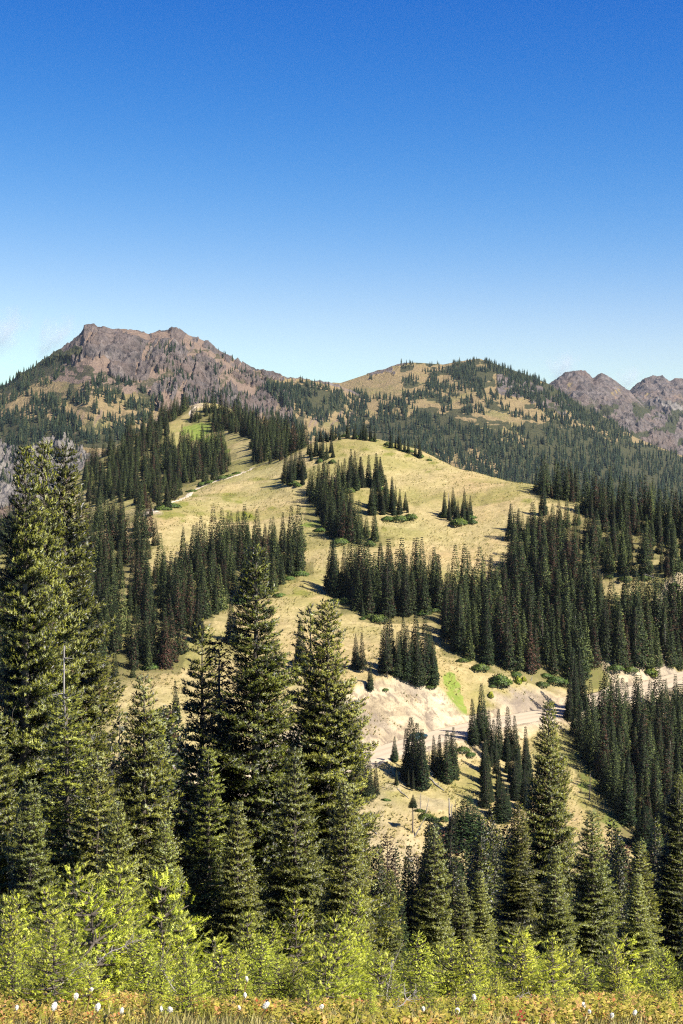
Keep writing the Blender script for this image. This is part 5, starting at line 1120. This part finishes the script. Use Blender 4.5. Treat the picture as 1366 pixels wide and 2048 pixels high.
def loft(prof_w, name, mat):
    """prof_w: list of (x, [(y, z) ring]) -> closed hull along x"""
    V = []; Q = []; T = []; m = len(prof_w[0][1])
    for x, ring in prof_w: V += [(x, y, z) for y, z in ring]
    for i in range(len(prof_w) - 1):
        for j in range(m): Q.append((i * m + j, i * m + (j + 1) % m, (i + 1) * m + (j + 1) % m, (i + 1) * m + j))
    for e, i in ((0, 0), (1, len(prof_w) - 1)):
        c = len(V); V.append(tuple(np.mean([V[i * m + j] for j in range(m)], 0)))
        for j in range(m): T.append((i * m + j, c, i * m + (j + 1) % m) if e == 0 else (i * m + (j + 1) % m, c, i * m + j))
    return mesh_np(name, np.array(V), [np.array(Q), np.array(T)], mat, None, True)
def car():
    k = int(np.argmin(np.abs(ROAD[:, 0] / ROAD[:, 1] * F0 + W0 / 2 - 844))); p = ROAD[k].copy(); p[:2] += _rn[k] * 1.2; az = math.atan2(_rt[k, 1], _rt[k, 0])
    e = link('parked_car' if False else 'car', None, None, (p[0], p[1], p[2] + .03), label='dark teal car on the pale road half hidden by the firs', category='car'); e.rotation_euler = (0, math.atan2(-(ROAD[k + 2, 2] - ROAD[k - 2, 2]), np.linalg.norm(ROAD[k + 2, :2] - ROAD[k - 2, :2])), az)
    def ring(w, z0, z1, wt): return [(-w, z0 + .12), (-w * .9, z0), (w * .9, z0), (w, z0 + .12), (w, (z0 + z1) / 2), (wt, z1), (-wt, z1), (-w, (z0 + z1) / 2)]
    body = loft([(-2.1, ring(.72, .38, .78, .62)), (-2.02, ring(.82, .28, .92, .74)), (-1.3, ring(.88, .24, .98, .80)), (0, ring(.89, .24, .98, .80)), (1.1, ring(.88, .24, .94, .78)), (1.9, ring(.82, .26, .80, .70)), (2.1, ring(.70, .36, .66, .58))], 'body', MC['paint']); link('body', body, e)
    cab = lambda w, z0, z1, wt: [(-w, z0), (w, z0), (w * .97, z0 + .2 * (z1 - z0)), (wt, z1 - .05), (wt * .8, z1), (-wt * .8, z1), (-wt, z1 - .05), (-w * .97, z0 + .2 * (z1 - z0))]
    link('cabin', loft([(-1.95, cab(.76, .92, 1.0, .70)), (-1.55, cab(.78, .95, 1.42, .62)), (-.6, cab(.79, .95, 1.50, .63)), (.2, cab(.79, .95, 1.46, .62)), (1.0, cab(.76, .92, .98, .70))], 'cabin', MC['paint']), e)
    for sy in (-1, 1):
        pts = np.array([(-1.5, .74, 1.0), (-1.4, .66, 1.36), (-.6, .655, 1.43), (.15, .65, 1.39), (.72, .73, 1.02)]); pts[:, 1] = (pts[:, 1] + .055) * sy; inn = pts * [1, .93, 1]
        n = len(pts); V = np.concatenate([pts, inn]); link('side_window', mesh_np('side_window', V, [np.array([[0, 1, 2], [0, 2, 3], [0, 3, 4]]), np.array([[i, (i + 1) % n, n + (i + 1) % n] for i in range(n)])], MC['glass']), e)
        for sx in (-1.28, 1.28):
            V, q, t = tube_np([(sx, sy * .72, .32), (sx, sy * .90, .32)], [.32, .32], 18); t2 = t.copy(); w = link('wheel', mesh_np('wheel', V, [q, t2], MC['tyre'], None, False), e)
            V, q, t = tube_np([(sx, sy * .86, .32), (sx, sy * .915, .32)], [.2, .19], 12); link('rim', mesh_np('rim', V, [q, t], MC['rim']), w)
        for nm, x0, x1, z0, m in (('headlight', 1.98, 2.09, .58, 'lamp'), ('tail_light', -2.11, -2.02, .70, 'red')):
            V, q, t = tube_np([(x0, sy * .58, z0), (x1, sy * .58, z0)], [.10, .10], 8); link(nm, mesh_np(nm, V, [q, t], MC[m]), e)
    link('windscreen', mesh_np('windscreen', np.array([(.95, -.62, 1.03), (.95, .62, 1.03), (.34, .54, 1.44), (.34, -.54, 1.44), (.90, -.6, 1.0), (.9, .6, 1.0), (.3, .52, 1.40), (.3, -.52, 1.40)]) + [.03, 0, .03], [np.array([[0, 1, 2, 3], [0, 4, 5, 1], [1, 5, 6, 2], [2, 6, 7, 3], [3, 7, 4, 0]])], MC['glass']), e)
car()

# ------------------------------------------------------------------ clouds, thin wisps above the far ridges
def cloud(px, py, Y, w, h, dens, seed, rot=0.0):
    s = NT('thin_cloud_%d' % seed if False else 'thin_cloud'); tc = s.n('ShaderNodeTexCoord').outputs['Object']
    n = s.noise(1.5, 6, 0.62, s.scaled(tc, (1, 1, 1.0)), 0.5); x = s.n('ShaderNodeVectorMath', operation='LENGTH'); s.l(tc, x.inputs[0])
    fall = s.math('SUBTRACT', 1.0, x.outputs['Value'], True); d = s.math('SUBTRACT', s.math('ADD', n, s.math('MULTIPLY', fall, .32)), .66 + .0, True)
    v = s.n('ShaderNodeVolumePrincipled'); v.inputs['Color'].default_value = (.93, .97, 1, 1); s.l(s.math('MULTIPLY', d, dens), v.inputs['Density']); v.inputs['Anisotropy'].default_value = .2
    s.l(v.outputs[0], s.out.inputs['Volume'])
    b = Bag(); lens_ball(b, np.zeros(3), 1, 1, 2); me = b.mesh('cloud', s.m); o = link('cloud', me, None, at(px, py, Y), kind='stuff', label='thin white cloud wisp beside the mountain'); o.scale = (w / F0 * Y, w / F0 * Y * .7, h / F0 * Y); o.rotation_euler = (0, rot, 0)
cloud(10, 660, 7000, 84, 96, .055, 1, .3); cloud(118, 668, 7000, 66, 84, .055, 2, .5); cloud(1128, 728, 7500, 54, 48, .07, 3); cloud(1262, 752, 7500, 46, 40, .07, 4)

# ------------------------------------------------------------------ the air between
def haze(dens):
    s = NT('mountain_air'); v = s.n('ShaderNodeVolumePrincipled'); v.inputs['Color'].default_value = (.70, .85, 1.0, 1); v.inputs['Density'].default_value = dens; v.inputs['Anisotropy'].default_value = 0.25
    s.l(v.outputs[0], s.out.inputs['Volume'])
    x0, x1, y0, y1, z0, z1 = -5200, 5200, -60, 6200, -1300, 330
    V = np.array([(x, y, z) for x in (x0, x1) for y in (y0, y1) for z in (z0, z1)], float)
    Q = np.array([(0, 1, 3, 2), (4, 6, 7, 5), (0, 4, 5, 1), (2, 3, 7, 6), (0, 2, 6, 4), (1, 5, 7, 3)])
    link('haze', mesh_np('haze', V, [Q], s.m), kind='stuff', label='thin bluish air between the viewer and the far mountains')
haze(2.2e-5)
